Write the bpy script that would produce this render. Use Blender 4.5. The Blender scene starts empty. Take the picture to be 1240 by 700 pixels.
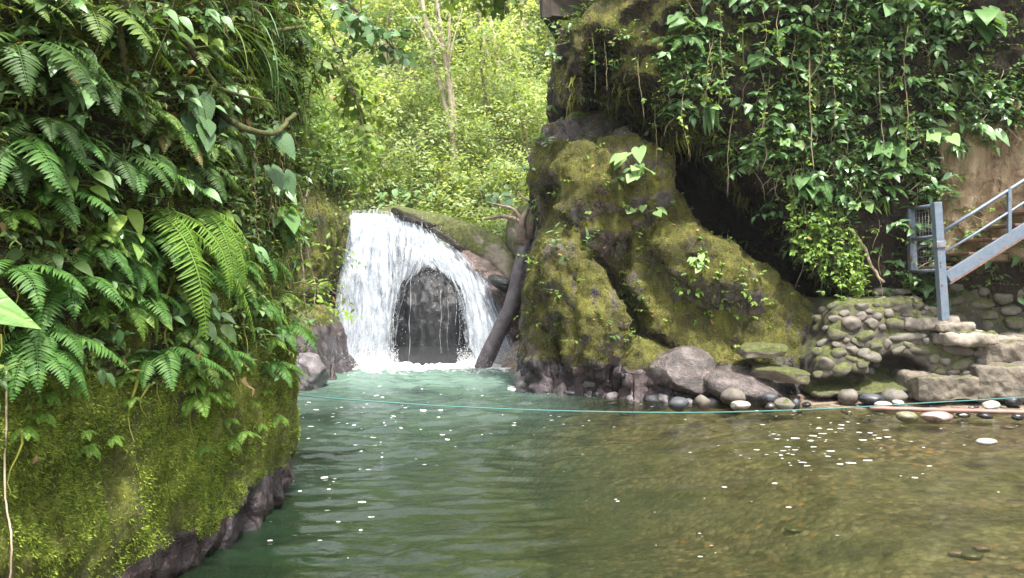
import bpy, math, random
import numpy as np
from mathutils import Vector, Matrix
from mathutils.bvhtree import BVHTree
random.seed(7); RNG = np.random.default_rng(11)
C = bpy.context.scene.collection
sc = bpy.context.scene
FPX, CX, CY, CAMZ = 960.0, 620.0, 350.0, 1.7
PITCH = math.atan(20/960)

# ---------------------------------------------------------------- measuring helpers
def ray(px, py):
    a, b = (px-CX)/FPX, (CY-py)/FPX
    c, s = math.cos(PITCH), math.sin(PITCH)
    return Vector((a, c+b*s, -s+b*c))
def P(px, py, Y):
    d = ray(px, py); t = Y/d.y
    return Vector((d.x*t, Y, CAMZ+d.z*t))
def W(px, py, z=0.0):
    d = ray(px, py); t = (z-CAMZ)/d.z
    return Vector((d.x*t, d.y*t, z))

# ---------------------------------------------------------------- noise
_r = np.random.default_rng(3)
_perm = _r.permutation(256); _perm = np.concatenate([_perm, _perm, _perm])
_g = _r.normal(size=(256, 3)); _g /= np.linalg.norm(_g, axis=1)[:, None]; _g = _g.astype(np.float32)
def perlin(x, y, z):
    x = np.asarray(x, np.float32); y = np.asarray(y, np.float32); z = np.asarray(z, np.float32)
    x, y, z = np.broadcast_arrays(x, y, z)
    xi = np.floor(x).astype(np.int32); yi = np.floor(y).astype(np.int32); zi = np.floor(z).astype(np.int32)
    xf, yf, zf = x-xi, y-yi, z-zi
    u, v, w = [t*t*t*(t*(t*6-15)+10) for t in (xf, yf, zf)]
    xi &= 255; yi &= 255; zi &= 255
    def g(dx, dy, dz):
        h = _perm[_perm[_perm[(xi+dx) & 255]+((yi+dy) & 255)]+((zi+dz) & 255)]
        gg = _g[h]
        return gg[..., 0]*(xf-dx)+gg[..., 1]*(yf-dy)+gg[..., 2]*(zf-dz)
    def L(a, b, t): return a+(b-a)*t
    return L(L(L(g(0,0,0), g(1,0,0), u), L(g(0,1,0), g(1,1,0), u), v), L(L(g(0,0,1), g(1,0,1), u), L(g(0,1,1), g(1,1,1), u), v), w)
def fbm(p, f=1.0, oct=4, off=0.0, ax=(1, 1, 1), ridge=False):
    o = 0; a = 1.0; n = 0
    for k in range(oct):
        q = perlin(p[..., 0]*f*ax[0]+off+17*k, p[..., 1]*f*ax[1]+off*1.7, p[..., 2]*f*ax[2]-off)
        if ridge: q = 0.5-np.abs(q)*2
        o = o+a*q; n += a; a *= 0.5; f *= 2.03
    return o/n*1.6

# ---------------------------------------------------------------- mesh helpers
def build(name, V, tris=None, quads=None, mat=None, parent=None, smooth=True, attrs=None, uv=None):
    me = bpy.data.meshes.new(name)
    V = np.ascontiguousarray(V, np.float32)
    nt = 0 if tris is None else len(tris); nq = 0 if quads is None else len(quads)
    me.vertices.add(len(V)); me.vertices.foreach_set('co', V.ravel())
    idx = []
    if nt: idx.append(np.asarray(tris, np.int32).ravel())
    if nq: idx.append(np.asarray(quads, np.int32).ravel())
    idx = np.concatenate(idx)
    me.loops.add(len(idx)); me.loops.foreach_set('vertex_index', idx)
    tot = np.concatenate([np.full(nt, 3, np.int32), np.full(nq, 4, np.int32)])
    st = np.concatenate([[0], np.cumsum(tot)[:-1]]).astype(np.int32)
    me.polygons.add(nt+nq); me.polygons.foreach_set('loop_start', st); me.polygons.foreach_set('loop_total', tot)
    me.polygons.foreach_set('use_smooth', np.full(nt+nq, smooth, bool))
    me.update(calc_edges=True); me.validate()
    if attrs:
        for k, a in attrs.items():
            at = me.attributes.new(k, 'FLOAT', 'POINT'); at.data.foreach_set('value', np.ascontiguousarray(a, np.float32))
    if uv is not None:
        l = me.uv_layers.new(name='UVMap'); l.data.foreach_set('uv', np.ascontiguousarray(uv[idx], np.float32).ravel())
    if mat is not None:
        for m in (mat if isinstance(mat, (list, tuple)) else [mat]): me.materials.append(m)
    o = bpy.data.objects.new(name, me); C.objects.link(o)
    if parent: o.parent = parent
    return o
class MB:
    def __init__(s): s.V = []; s.T = []; s.n = 0
    def add(s, V, T):
        V = np.asarray(V, np.float32); T = np.asarray(T, np.int32)
        if len(V) == 0: return s
        s.V.append(V); s.T.append(T+s.n); s.n += len(V); return s
    def q(s, V, Q):
        Q = np.asarray(Q, np.int32)
        return s.add(V, np.concatenate([Q[:, [0, 1, 2]], Q[:, [0, 2, 3]]]))
    def get(s): return np.concatenate(s.V), np.concatenate(s.T)
    def build(s, name, mat, parent=None, smooth=True, **k):
        V, T = s.get(); return build(name, V, tris=T, mat=mat, parent=parent, smooth=smooth, **k)
def tag(o, label=None, cat=None, group=None, kind=None):
    if label: o['label'] = label
    if cat: o['category'] = cat
    if group: o['group'] = group
    if kind: o['kind'] = kind
    return o
def empty(name, loc=(0, 0, 0), rz=0, label=None, cat=None, group=None):
    o = bpy.data.objects.new(name, None); C.objects.link(o); o.empty_display_size = .1
    o.location = loc; o.rotation_euler = (0, 0, rz); tag(o, label, cat, group); return o
def dup(o, parent=None):
    c = o.copy(); C.objects.link(c); c.parent = parent
    for ch in list(o.children): dup(ch, c)
    return c
def tube(pts, rad, n=6, cap=True, wob=0.0, seed=0):
    pts = np.asarray(pts, np.float64); m = len(pts)
    rad = np.broadcast_to(np.asarray(rad, np.float64), (m,))
    T = np.gradient(pts, axis=0); T /= np.linalg.norm(T, axis=1)[:, None]+1e-9
    ref = np.array([0, 0, 1.0]) if abs(T[:, 2]).mean() < .8 else np.array([1.0, 0, 0])
    A = np.cross(T, ref); A /= np.linalg.norm(A, axis=1)[:, None]+1e-9
    B = np.cross(T, A)
    th = np.arange(n)*2*np.pi/n
    V = pts[:, None, :]+rad[:, None, None]*(A[:, None, :]*np.cos(th)[None, :, None]+B[:, None, :]*np.sin(th)[None, :, None])
    if wob:
        c = pts[:, None, :]
        w = 1+wob*fbm(V*1.0, f=1/(rad.mean()*1.5), oct=3, off=seed)
        V = c+(V-c)*w[..., None]
    V = V.reshape(-1, 3)
    i = np.arange(m-1)[:, None]*n; j = np.arange(n)[None, :]; k = (j+1) % n
    Q = np.stack([i+j, i+n+j, i+n+k, i+k], -1).reshape(-1, 4)
    T3 = np.concatenate([Q[:, [0, 1, 2]], Q[:, [0, 2, 3]]])
    if cap:
        V = np.concatenate([V, pts[:1], pts[-1:]]); a = len(V)-2; b = len(V)-1
        jj = np.arange(n); kk = (jj+1) % n; e = (m-1)*n
        T3 = np.concatenate([T3, np.stack([np.full(n, a), jj, kk], 1), np.stack([np.full(n, b), e+kk, e+jj], 1)])
    return V, T3
def bez(p0, p1, p2, n=10):
    t = np.linspace(0, 1, n)[:, None]; p0, p1, p2 = [np.array(p, float) for p in (p0, p1, p2)]
    return (1-t)**2*p0+2*t*(1-t)*p1+t*t*p2
def spline(pts, n=40):
    pts = np.array([tuple(p) for p in pts], float); m = len(pts)
    q = np.concatenate([[2*pts[0]-pts[1]], pts, [2*pts[-1]-pts[-2]]])
    t = np.linspace(0, m-1-1e-6, n); i = t.astype(int); f = (t-i)[:, None]
    a, b, c, d = q[i], q[i+1], q[i+2], q[i+3]
    return .5*((2*b)+(c-a)*f+(2*a-5*b+4*c-d)*f**2+(-a+3*b-3*c+d)*f**3)
def box(x0, x1, y0, y1, z0, z1, bev=0.0):
    import bmesh
    bm = bmesh.new(); bmesh.ops.create_cube(bm, size=1)
    for v in bm.verts:
        v.co = Vector(((x0+x1)/2+v.co.x*(x1-x0), (y0+y1)/2+v.co.y*(y1-y0), (z0+z1)/2+v.co.z*(z1-z0)))
    if bev: bmesh.ops.bevel(bm, geom=bm.edges[:], offset=bev, segments=2, affect='EDGES', profile=.5)
    bmesh.ops.triangulate(bm, faces=bm.faces[:])
    V = np.array([v.co[:] for v in bm.verts]); bm.verts.index_update()
    T = np.array([[v.index for v in f.verts] for f in bm.faces]); bm.free(); return V, T
def bar(a, b, w, h=None, bev=0.004):
    """square bar from a to b"""
    h = h or w; a = Vector(a); b = Vector(b); L = (b-a).length
    V, T = box(-w/2, w/2, -h/2, h/2, 0, L, bev)
    q = (b-a).to_track_quat('Z', 'Y').to_matrix()
    M = np.array(q); return V@M.T+np.array(a), T
_ico = {}
def ico(s):
    if s not in _ico:
        import bmesh
        bm = bmesh.new(); bmesh.ops.create_icosphere(bm, subdivisions=s, radius=1); bm.verts.index_update()
        _ico[s] = (np.array([v.co[:] for v in bm.verts]), np.array([[v.index for v in f.verts] for f in bm.faces])); bm.free()
    return _ico[s]
def rock(size, s=4, seed=0, amp=.18, flat=6, fine=.03, box_=0.0):
    V, T = ico(s); V = V.copy(); r = np.random.default_rng(seed)
    if box_: 
        m = np.abs(V).max(1); V = V*(1-box_)+V/m[:, None]*box_*.8
    for k in range(flat):
        n = r.normal(size=3); n /= np.linalg.norm(n); d = r.uniform(.62, .9)
        h = V@n; V -= np.maximum(h-d, 0)[:, None]*n*0.85
    V *= (1+amp*fbm(V, f=.9, oct=2, off=seed*3.1))[:, None]
    V *= (1+fine*fbm(V, f=4, oct=4, off=seed*1.3+5))[:, None]
    return V*np.array(size), T

# ---------------------------------------------------------------- SDF -> mesh (surface nets)
def poly2d(pts, X, Z):
    pts = np.array(pts, np.float32); d = np.full(X.shape, 1e9, np.float32); s = np.ones(X.shape, np.float32)
    n = len(pts); j = n-1
    for i in range(n):
        e = pts[j]-pts[i]; wx = X-pts[i][0]; wz = Z-pts[i][1]
        t = np.clip((wx*e[0]+wz*e[1])/(e@e+1e-12), 0, 1)
        bx, bz = wx-e[0]*t, wz-e[1]*t
        d = np.minimum(d, bx*bx+bz*bz)
        c1 = Z >= pts[i][1]; c2 = Z < pts[j][1]; c3 = e[0]*wz > e[1]*wx
        s = np.where((c1 & c2 & c3) | (~c1 & ~c2 & ~c3), -s, s); j = i
    return s*np.sqrt(d)
def smin(a, b, k):
    h = np.clip(.5+.5*(b-a)/k, 0, 1); return b*(1-h)+a*h-k*h*(1-h)
def smax(a, b, k): return -smin(-a, -b, k)
class Grid:
    def __init__(s, lo, hi, h):
        s.lo = np.array(lo, float); s.h = h
        ax = [np.arange(lo[i], hi[i]+h, h, dtype=np.float32) for i in range(3)]
        s.X, s.Y, s.Z = np.meshgrid(*ax, indexing='ij', sparse=True)
        s.shape = tuple(len(a) for a in ax)
        s.F = np.full(s.shape, 1e3, np.float32)
    def prism(s, poly, Yref, yf, yb, tz=0, tx=0, rnd=.3, k=.25, x0=0, z0=0):
        """solid from an outline (pixels at depth Yref), front face at depth yf with tilts"""
        pts = [(P(a, b, Yref).x, P(a, b, Yref).z) for a, b in poly]
        d2 = poly2d(pts, *np.broadcast_arrays(s.X[:, 0, :], s.Z[:, 0, :]))[:, None, :]
        fr = (yf+tz*(s.Z-z0)+tx*(s.X-x0)-s.Y)/math.sqrt(1+tz*tz+tx*tx)
        f = smax(smax(d2, fr, rnd), s.Y-yb, .1)
        s.F = smin(s.F, f, k)
    def ell(s, c, r, k=.25, cut=False, rot=0.0):
        c = Vector(c); x, y, z = s.X-c.x, s.Y-c.y, s.Z-c.z
        if rot:
            ca, sa = math.cos(rot), math.sin(rot); x, z = x*ca+z*sa, -x*sa+z*ca
        q = np.sqrt((x/r[0])**2+(y/r[1])**2+(z/r[2])**2)
        f = (q-1)*min(r)
        s.F = smax(s.F, -f, k) if cut else smin(s.F, f, k)
    def mesh(s):
        v = s.F; h = s.h; neg = v < 0
        nx, ny, nz = v.shape
        cs = sum(neg[a:nx-1+a, b:ny-1+b, c:nz-1+c].astype(np.int8) for a in (0, 1) for b in (0, 1) for c in (0, 1))
        act = (cs > 0) & (cs < 8); ii = np.argwhere(act)
        idx = np.full(act.shape, -1, np.int64); idx[act] = np.arange(len(ii))
        acc = np.zeros((len(ii), 3)); cnt = np.zeros(len(ii))
        cor = [(a, b, c) for a in (0, 1) for b in (0, 1) for c in (0, 1)]
        for p in cor:
            for d in range(3):
                if p[d]: continue
                q = list(p); q[d] = 1
                va = v[ii[:, 0]+p[0], ii[:, 1]+p[1], ii[:, 2]+p[2]]; vb = v[ii[:, 0]+q[0], ii[:, 1]+q[1], ii[:, 2]+q[2]]
                m = (va < 0) != (vb < 0); t = np.where(m, va/(va-vb+1e-12), 0)
                pt = np.array(p, float)[None, :].repeat(len(ii), 0); pt[:, d] += t
                acc += pt*m[:, None]; cnt += m
        V = (ii+acc/cnt[:, None])*h+s.lo
        Q = []
        for d in range(3):
            sl0 = [slice(1, -1)]*3; sl1 = [slice(1, -1)]*3; sl0[d] = slice(0, -1); sl1[d] = slice(1, None)
            a = neg[tuple(sl0)]; b = neg[tuple(sl1)]; e = np.argwhere(a != b)
            if not len(e): continue
            o = np.array([1, 1, 1]); o[d] = 0; e = e+o
            d1, d2 = (d+1) % 3, (d+2) % 3
            def id_(s1, s2):
                c = e.copy(); c[:, d1] -= s1; c[:, d2] -= s2
                return idx[c[:, 0], c[:, 1], c[:, 2]]
            q = np.stack([id_(1, 1), id_(0, 1), id_(0, 0), id_(1, 0)], 1)
            fl = neg[e[:, 0], e[:, 1], e[:, 2]]
            q[~fl] = q[~fl][:, ::-1]; Q.append(q)
        Q = np.concatenate(Q); Q = Q[(Q >= 0).all(1)]
        return V, Q
def vnormals(V, Q):
    a = np.cross(V[Q[:, 2]]-V[Q[:, 0]], V[Q[:, 3]]-V[Q[:, 1]]) if Q.shape[1] == 4 else np.cross(V[Q[:, 1]]-V[Q[:, 0]], V[Q[:, 2]]-V[Q[:, 0]])
    N = np.zeros_like(V)
    for k in range(Q.shape[1]):
        for d in range(3): N[:, d] += np.bincount(Q[:, k], a[:, d], len(V))
    return N/(np.linalg.norm(N, axis=1)[:, None]+1e-12)
def relax(V, Q, it=2, f=.5):
    for _ in range(it):
        A = np.zeros_like(V); n = np.zeros(len(V)); K = Q.shape[1]
        for k in range(K):
            for kk in ((k+1) % K, (k-1) % K):
                for d in range(3): A[:, d] += np.bincount(Q[:, k], V[Q[:, kk], d], len(V))
                n += np.bincount(Q[:, k], minlength=len(V))
        V = V+(A/np.maximum(n, 1)[:, None]-V)*f
    return V
def sample(V, F, n, wfun=None, rng=RNG):
    """area-weighted points on a mesh with normals"""
    if F.shape[1] == 4: F = np.concatenate([F[:, [0, 1, 2]], F[:, [0, 2, 3]]])
    a, b, c = V[F[:, 0]], V[F[:, 1]], V[F[:, 2]]
    nn = np.cross(b-a, c-a); ar = np.linalg.norm(nn, axis=1); nn /= ar[:, None]+1e-12
    w = ar.copy()
    if wfun is not None: w = w*np.clip(wfun((a+b+c)/3, nn), 0, None)
    w /= w.sum(); i = rng.choice(len(F), n, p=w)
    r1 = np.sqrt(rng.random(n)); r2 = rng.random(n)
    p = a[i]*(1-r1)[:, None]+b[i]*(r1*(1-r2))[:, None]+c[i]*(r1*r2)[:, None]
    return p, nn[i]
def proj(p):
    """world -> photo pixels (numpy)"""
    c, s = math.cos(PITCH), math.sin(PITCH)
    x, y, z = p[:, 0], p[:, 1], p[:, 2]-CAMZ
    f = y*c-z*s; u = y*s+z*c
    f = np.maximum(f, .01)
    return CX+FPX*x/f, CY-FPX*u/f
def nrm(a): return a/(np.linalg.norm(a, axis=-1, keepdims=True)+1e-9)

# ---------------------------------------------------------------- leaf templates (base at origin, along +Y, facing +Z)
def leafT(w=.4, fold=.12, droop=.25, n=2, heart=0.0, tip=1.0):
    t = np.linspace(0, 1, n+2)[1:-1]
    prof = lambda s: np.sin(np.pi*np.clip(s, 0, 1)**(.75+.0*tip))**(.8)
    V = [(0, 0, 0)]; 
    for s in t:
        y = s; z = -droop*s*s; h = w/2*prof(s)
        V += [(-h, y-.06, z+fold*h*2), (0, y, z), (h, y-.06, z+fold*h*2)]
    V.append((0, 1, -droop*1.15)); e = len(V)-1
    T = [(0, 2, 1), (0, 3, 2)]
    for k in range(n-1):
        a = 1+3*k; b = a+3
        T += [(a, a+1, b+1), (a, b+1, b), (a+1, a+2, b+2), (a+1, b+2, b+1)]
    a = 1+3*(n-1); T += [(a, a+1, e), (a+1, a+2, e)]
    return np.array(V, float), np.array(T)
def heartT(w=.8, fold=.1, droop=.3):
    """heart / shield shaped leaf, petiole joins at origin, tip at +Y"""
    out = [(0, .0), (.12, -.14), (.28, -.18), (.42, -.08), (.5, .1), (.46, .32), (.34, .55), (.18, .78), (0, 1)]
    V = []; T = []
    mid = np.linspace(0, 1, 9)
    def zz(x, y): return fold*abs(x)*1.0-droop*max(y, 0)**2+.02*math.sin(9*y)*abs(x)*2
    for k, (x, y) in enumerate(out):
        X = x*w; my = [0, .02, .06, .14, .26, .42, .62, .82, 1][k]
        V += [(-X, y, zz(X, y)), (-X*.5, (y+my)/2, zz(X*.5, (y+my)/2)+.02*(x > 0)), (0, my, zz(0, my)), (X*.5, (y+my)/2, zz(X*.5, (y+my)/2)+.02*(x > 0)), (X, y, zz(X, y))]
    for k in range(len(out)-1):
        a = 5*k; b = a+5
        for j in range(4): T += [(a+j, a+j+1, b+j+1), (a+j, b+j+1, b+j)]
    return np.array(V, float), np.array(T)
def strapT(w=.08, bend=.6, n=7):
    V = []; T = []
    for k in range(n+1):
        s = k/n; a = bend*s*1.6
        y = s*(1-bend*.35*s); z = -bend*s*s*.8; h = w/2*(1-s**2.5)*(.5+.5*min(1, s*5))+.002
        V += [(-h, y, z+h*.5), (0, y, z), (h, y, z+h*.5)]
    for k in range(n):
        a = 3*k; b = a+3
        T += [(a, a+1, b+1), (a, b+1, b), (a+1, a+2, b+2), (a+1, b+2, b+1)]
    return np.array(V, float), np.array(T)
def instance(tmpl, pos, d, nh, sc_):
    """place template at every pos, Y axis along d, Z near nh"""
    V, T = tmpl; y = nrm(d); x = nrm(np.cross(y, nh)); z = np.cross(x, y); n = len(pos)
    sc_ = np.broadcast_to(sc_, (n,)) if np.ndim(sc_) < 2 else sc_
    if np.ndim(sc_) == 1: S = V[None]*sc_[:, None, None]
    else: S = V[None]*sc_[:, None, :]
    R = np.stack([x, y, z], 1)
    out = np.einsum('nvk,nkj->nvj', S, R)+pos[:, None, :]
    TT = (T[None]+(np.arange(n)*len(V))[:, None, None]).reshape(-1, 3)
    return out.reshape(-1, 3), TT
def rnd3(n, rng=RNG): return rng.normal(size=(n, 3))
def twigs(mb, stem, pos, nor, tl=(.12, .35), nl=8, ll=(.05, .09), tm=None, up=.2, rng=RNG, spread=.6, stemr=.0025):
    """leafy shoots growing from surface points"""
    n = len(pos); tm = tm or leafT(.45)
    L = rng.uniform(tl[0], tl[1], n)[:, None]
    d0 = nrm(nor+spread*.6*rnd3(n, rng)+np.array([0, 0, up])); 
    d1 = nrm(d0+.6*rnd3(n, rng)*.5+np.array([0, 0, -.25]))
    for k in range(nl):
        s = (k+1)/nl
        p = pos+L*(d0*s*(1-.5*s)+d1*.5*s*s); tan = nrm(d0*(1-s)+d1*s)
        side = nrm(np.cross(tan, np.array([0, 0, 1.0])+.2*rnd3(n, rng)))*(1 if k % 2 else -1)
        if k == nl-1: side = side*.2
        ld = nrm(tan*.55+side+.3*rnd3(n, rng)+np.array([0, 0, -.15]))
        nh = np.array([0, 0, 1.0])*1.0+nor*.6+.35*rnd3(n, rng)
        mb.add(*instance(tm, p, ld, nh, rng.uniform(ll[0], ll[1], n)))
    if stem is not None:
        tmS = (np.array([(-1, 0, 0), (1, 0, 0), (0, 0, 1.5), (-.7, 1, 0), (.7, 1, 0), (0, 1, 1)], float)*np.array([stemr, 1, stemr]), np.array([(0, 1, 4), (0, 4, 3), (1, 2, 5), (1, 5, 4), (2, 0, 3), (2, 3, 5)]))
        e = pos+L*(d0*.5+d1*.5); v = e-pos; ln = np.linalg.norm(v, axis=1)
        sc3 = np.stack([np.ones(n), ln, np.ones(n)], 1)
        stem.add(*instance(tmS, pos, v, rnd3(n, rng), sc3))
# ---------------------------------------------------------------- materials
class N:
    def __init__(s, name):
        s.m = bpy.data.materials.new(name); s.m.use_nodes = True; s.t = s.m.node_tree; s.t.nodes.clear()
        s.out = s.new('ShaderNodeOutputMaterial')
    def new(s, t, **k):
        n = s.t.nodes.new(t)
        for a, b in k.items(): setattr(n, a, b)
        return n
    def l(s, a, b): s.t.links.new(a, b)
    def set(s, sock, v):
        if hasattr(v, 'is_output'): s.l(v, sock)
        else: sock.default_value = (*v, 1) if isinstance(v, tuple) and len(v) == 3 and sock.type == 'RGBA' else v
    def pos(s, scale=(1, 1, 1), obj=True):
        c = s.new('ShaderNodeTexCoord'); mp = s.new('ShaderNodeMapping'); mp.inputs['Scale'].default_value = scale
        s.l(c.outputs['Object'], mp.inputs['Vector']); return mp.outputs['Vector']
    def noise(s, scale, detail=4, rough=.55, vec=None, dist=0, out='Fac'):
        n = s.new('ShaderNodeTexNoise'); n.inputs['Scale'].default_value = scale; n.inputs['Detail'].default_value = detail
        n.inputs['Roughness'].default_value = rough; n.inputs['Distortion'].default_value = dist
        s.l(vec if vec is not None else s.pos(), n.inputs['Vector']); return n.outputs[out]
    def vor(s, scale, vec=None, feature='F1', out='Distance', rnd=1):
        n = s.new('ShaderNodeTexVoronoi'); n.feature = feature; n.inputs['Scale'].default_value = scale
        n.inputs['Randomness'].default_value = rnd
        s.l(vec if vec is not None else s.pos(), n.inputs['Vector']); return n.outputs[out]
    def math(s, op, a, b=0.0, c=None, clamp=False):
        n = s.new('ShaderNodeMath', operation=op); n.use_clamp = clamp
        s.set(n.inputs[0], a); s.set(n.inputs[1], b)
        if c is not None: s.set(n.inputs[2], c)
        return n.outputs[0]
    def rng(s, v, a, b, c=0.0, d=1.0):
        n = s.new('ShaderNodeMapRange'); n.clamp = True; s.set(n.inputs[0], v)
        for i, x in enumerate((a, b, c, d)): s.set(n.inputs[i+1], x)
        return n.outputs[0]
    def ramp(s, v, stops):
        n = s.new('ShaderNodeValToRGB'); r = n.color_ramp
        while len(r.elements) < len(stops): r.elements.new(.5)
        for e, (p, c) in zip(r.elements, stops): e.position = p; e.color = (*c, 1)
        s.set(n.inputs[0], v); return n.outputs[0]
    def mix(s, f, a, b, mode='MIX'):
        n = s.new('ShaderNodeMix', data_type='RGBA', blend_type=mode); s.set(n.inputs[0], f)
        s.set(n.inputs[6], a); s.set(n.inputs[7], b); return n.outputs[2]
    def attr(s, name): 
        n = s.new('ShaderNodeAttribute'); n.attribute_name = name; return n.outputs['Fac']
    def bump(s, h, dist=.02, strength=1.0, nrm_=None):
        n = s.new('ShaderNodeBump'); n.inputs['Strength'].default_value = strength; n.inputs['Distance'].default_value = dist
        s.l(h, n.inputs['Height'])
        if nrm_ is not None: s.l(nrm_, n.inputs['Normal'])
        return n.outputs[0]
    def pbr(s, col, rough=.7, spec=.5, nrm_=None, metal=0.0, **k):
        n = s.new('ShaderNodeBsdfPrincipled'); s.set(n.inputs['Base Color'], col); s.set(n.inputs['Roughness'], rough)
        s.set(n.inputs['Specular IOR Level'], spec); s.set(n.inputs['Metallic'], metal)
        if nrm_ is not None: s.l(nrm_, n.inputs['Normal'])
        return n.outputs[0]
    def done(s, sh, vol=None):
        s.l(sh, s.out.inputs['Surface']); return s.m
    def xyz(s):
        g = s.new('ShaderNodeNewGeometry'); x = s.new('ShaderNodeSeparateXYZ'); s.l(g.outputs['Position'], x.inputs[0]); return x.outputs
    def nz(s):
        g = s.new('ShaderNodeNewGeometry'); x = s.new('ShaderNodeSeparateXYZ'); s.l(g.outputs['Normal'], x.inputs[0]); return x.outputs['Z']

def leaf_mat(name, cols, rough=.48, trans=.35, spec=.3, dead=None, veins=False):
    s = N(name); g = s.new('ShaderNodeNewGeometry'); oi = s.new('ShaderNodeObjectInfo')
    r = s.math('FRACT', s.math('ADD', g.outputs['Random Per Island'], s.math('MULTIPLY', oi.outputs['Random'], .35)))
    st = [(i/(len(cols)-1), c) for i, c in enumerate(cols)]
    col = s.ramp(r, st)
    pn = s.noise(3.0, 3); col = s.mix(s.rng(pn, .3, .7, 0, .4), col, s.mix(1.0, col, (1.15, 1.08, .72), 'MULTIPLY'))
    fn = s.noise(60, 2); col = s.mix(s.rng(fn, .35, .75, 0, .3), col, s.mix(1.0, col, (.55, .6, .5), 'MULTIPLY'))
    if dead:
        r2 = s.math('FRACT', s.math('MULTIPLY', g.outputs['Random Per Island'], 37.7))
        col = s.mix(s.math('GREATER_THAN', r2, 1-dead), col, (.28, .19, .07))
    hb = s.noise(90, 2)
    if veins:
        uvn = s.new('ShaderNodeUVMap'); sx = s.new('ShaderNodeSeparateXYZ'); s.l(uvn.outputs[0], sx.inputs[0]); ax = s.math('ABSOLUTE', sx.outputs[0])
        ph = s.math('FRACT', s.math('MULTIPLY', s.math('SUBTRACT', sx.outputs[1], s.math('MULTIPLY', ax, .9)), 8.0)); vn = s.math('ABSOLUTE', s.math('SUBTRACT', ph, .5))
        ve = s.math('MAXIMUM', s.rng(vn, 0, .09, 1, 0), s.rng(ax, 0, .012, 1, 0))
        col = s.mix(s.math('MULTIPLY', ve, .55), col, s.mix(1.0, col, (1.9, 1.7, 1.6), 'MULTIPLY')); hb = s.math('SUBTRACT', hb, s.math('MULTIPLY', ve, 1.5))
    b = s.bump(hb, .003, .6)
    p = s.pbr(col, rough, spec, b)
    t = s.new('ShaderNodeBsdfTranslucent'); s.l(s.mix(1.0, col, (1.35, 1.3, .6), 'MULTIPLY'), t.inputs['Color'])
    m = s.new('ShaderNodeMixShader'); m.inputs[0].default_value = trans; s.l(p, m.inputs[1]); s.l(t.outputs[0], m.inputs[2])
    return s.done(m.outputs[0])

def cliff_mat(name, mossc, soil=(.07, .045, .03), seed=0.0):
    s = N(name)
    base = s.new('ShaderNodeTexCoord'); mp = s.new('ShaderNodeMapping'); mp.inputs['Location'].default_value = (seed, seed, seed)
    s.l(base.outputs['Object'], mp.inputs['Vector']); v = mp.outputs['Vector']
    mps = s.new('ShaderNodeMapping'); mps.inputs['Scale'].default_value = (1, 1, .3); s.l(v, mps.inputs['Vector']); vs = mps.outputs['Vector']
    # rock
    n1 = s.noise(1.6, 6, .6, v); n2 = s.noise(7, 6, .65, vs, .3); n3 = s.noise(34, 5, .7, v)
    rockc = s.ramp(n2, [(.3, (.03, .026, .03)), (.45, (.095, .08, .082)), (.58, (.15, .135, .14)), (.72, (.27, .25, .255))])
    rockc = s.mix(s.rng(n1, .4, .65), rockc, s.mix(1.0, rockc, (1.2, .95, .8), 'MULTIPLY'))
    soil_shade_col = s.ramp(n3, [(.3, tuple(c*.45 for c in soil)), (.6, soil), (.8, tuple(min(1, c*1.7) for c in soil))])
    # moss
    m1 = s.noise(2.3, 5, .6, v); m2 = s.noise(11, 6, .7, vs, .4); m3 = s.noise(60, 4, .7, v)
    mf = s.math('ADD', s.math('MULTIPLY', m1, .45), s.math('ADD', s.math('MULTIPLY', m2, .35), s.math('MULTIPLY', m3, .25)))
    mc = s.ramp(mf, [(.36, mossc[0]), (.48, mossc[1]), (.57, mossc[2]), (.68, mossc[3])])
    brown = s.noise(4.5, 5, .6, v, .5)
    mc = s.mix(s.rng(brown, .55, .68, 0, .75), mc, (.10, .07, .032))
    mm = s.attr('moss'); dirt = s.attr('dirt')
    f = s.rng(s.math('ADD', mm, s.math('MULTIPLY', s.math('SUBTRACT', s.math('ADD', s.math('MULTIPLY', n1, .5), s.math('MULTIPLY', n2, .6)), .55), 1.6)), .42, .56)
    col = s.mix(f, s.mix(s.attr('soil'), rockc, soil_shade_col), mc)
    dc = s.ramp(s.noise(5, 6, .65, vs), [(.3, (.2, .135, .08)), (.5, (.38, .28, .17)), (.7, (.52, .41, .27))])
    col = s.mix(s.rng(s.math('ADD', dirt, s.math('MULTIPLY', s.math('SUBTRACT', n1, .5), .9)), .4, .6), col, dc)
    wet = s.attr('wet')
    wc = s.mix(1.0, col, (.4, .385, .43), 'MULTIPLY')
    col = s.mix(wet, col, wc)
    hgt = s.math('ADD', s.math('MULTIPLY', n2, .8), s.math('MULTIPLY', n3, .25))
    crk = s.math('MULTIPLY', s.rng(s.vor(2.6, vs, 'DISTANCE_TO_EDGE'), 0, .06), .35)
    hr = s.math('ADD', hgt, crk); hm = s.math('ADD', s.math('MULTIPLY', m2, .9), s.math('MULTIPLY', m3, .7))
    h = s.new('ShaderNodeMix', data_type='FLOAT'); s.l(f, h.inputs[0]); s.l(hr, h.inputs[2]); s.l(hm, h.inputs[3])
    b = s.bump(h.outputs[0], .09, 1.0)
    ro = s.math('MULTIPLY', s.rng(wet, 0, 1, .88, .2), 1.0)
    ro = s.math('MAXIMUM', ro, s.math('MULTIPLY', f, .9))
    return s.done(s.pbr(col, ro, .45, b))

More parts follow.
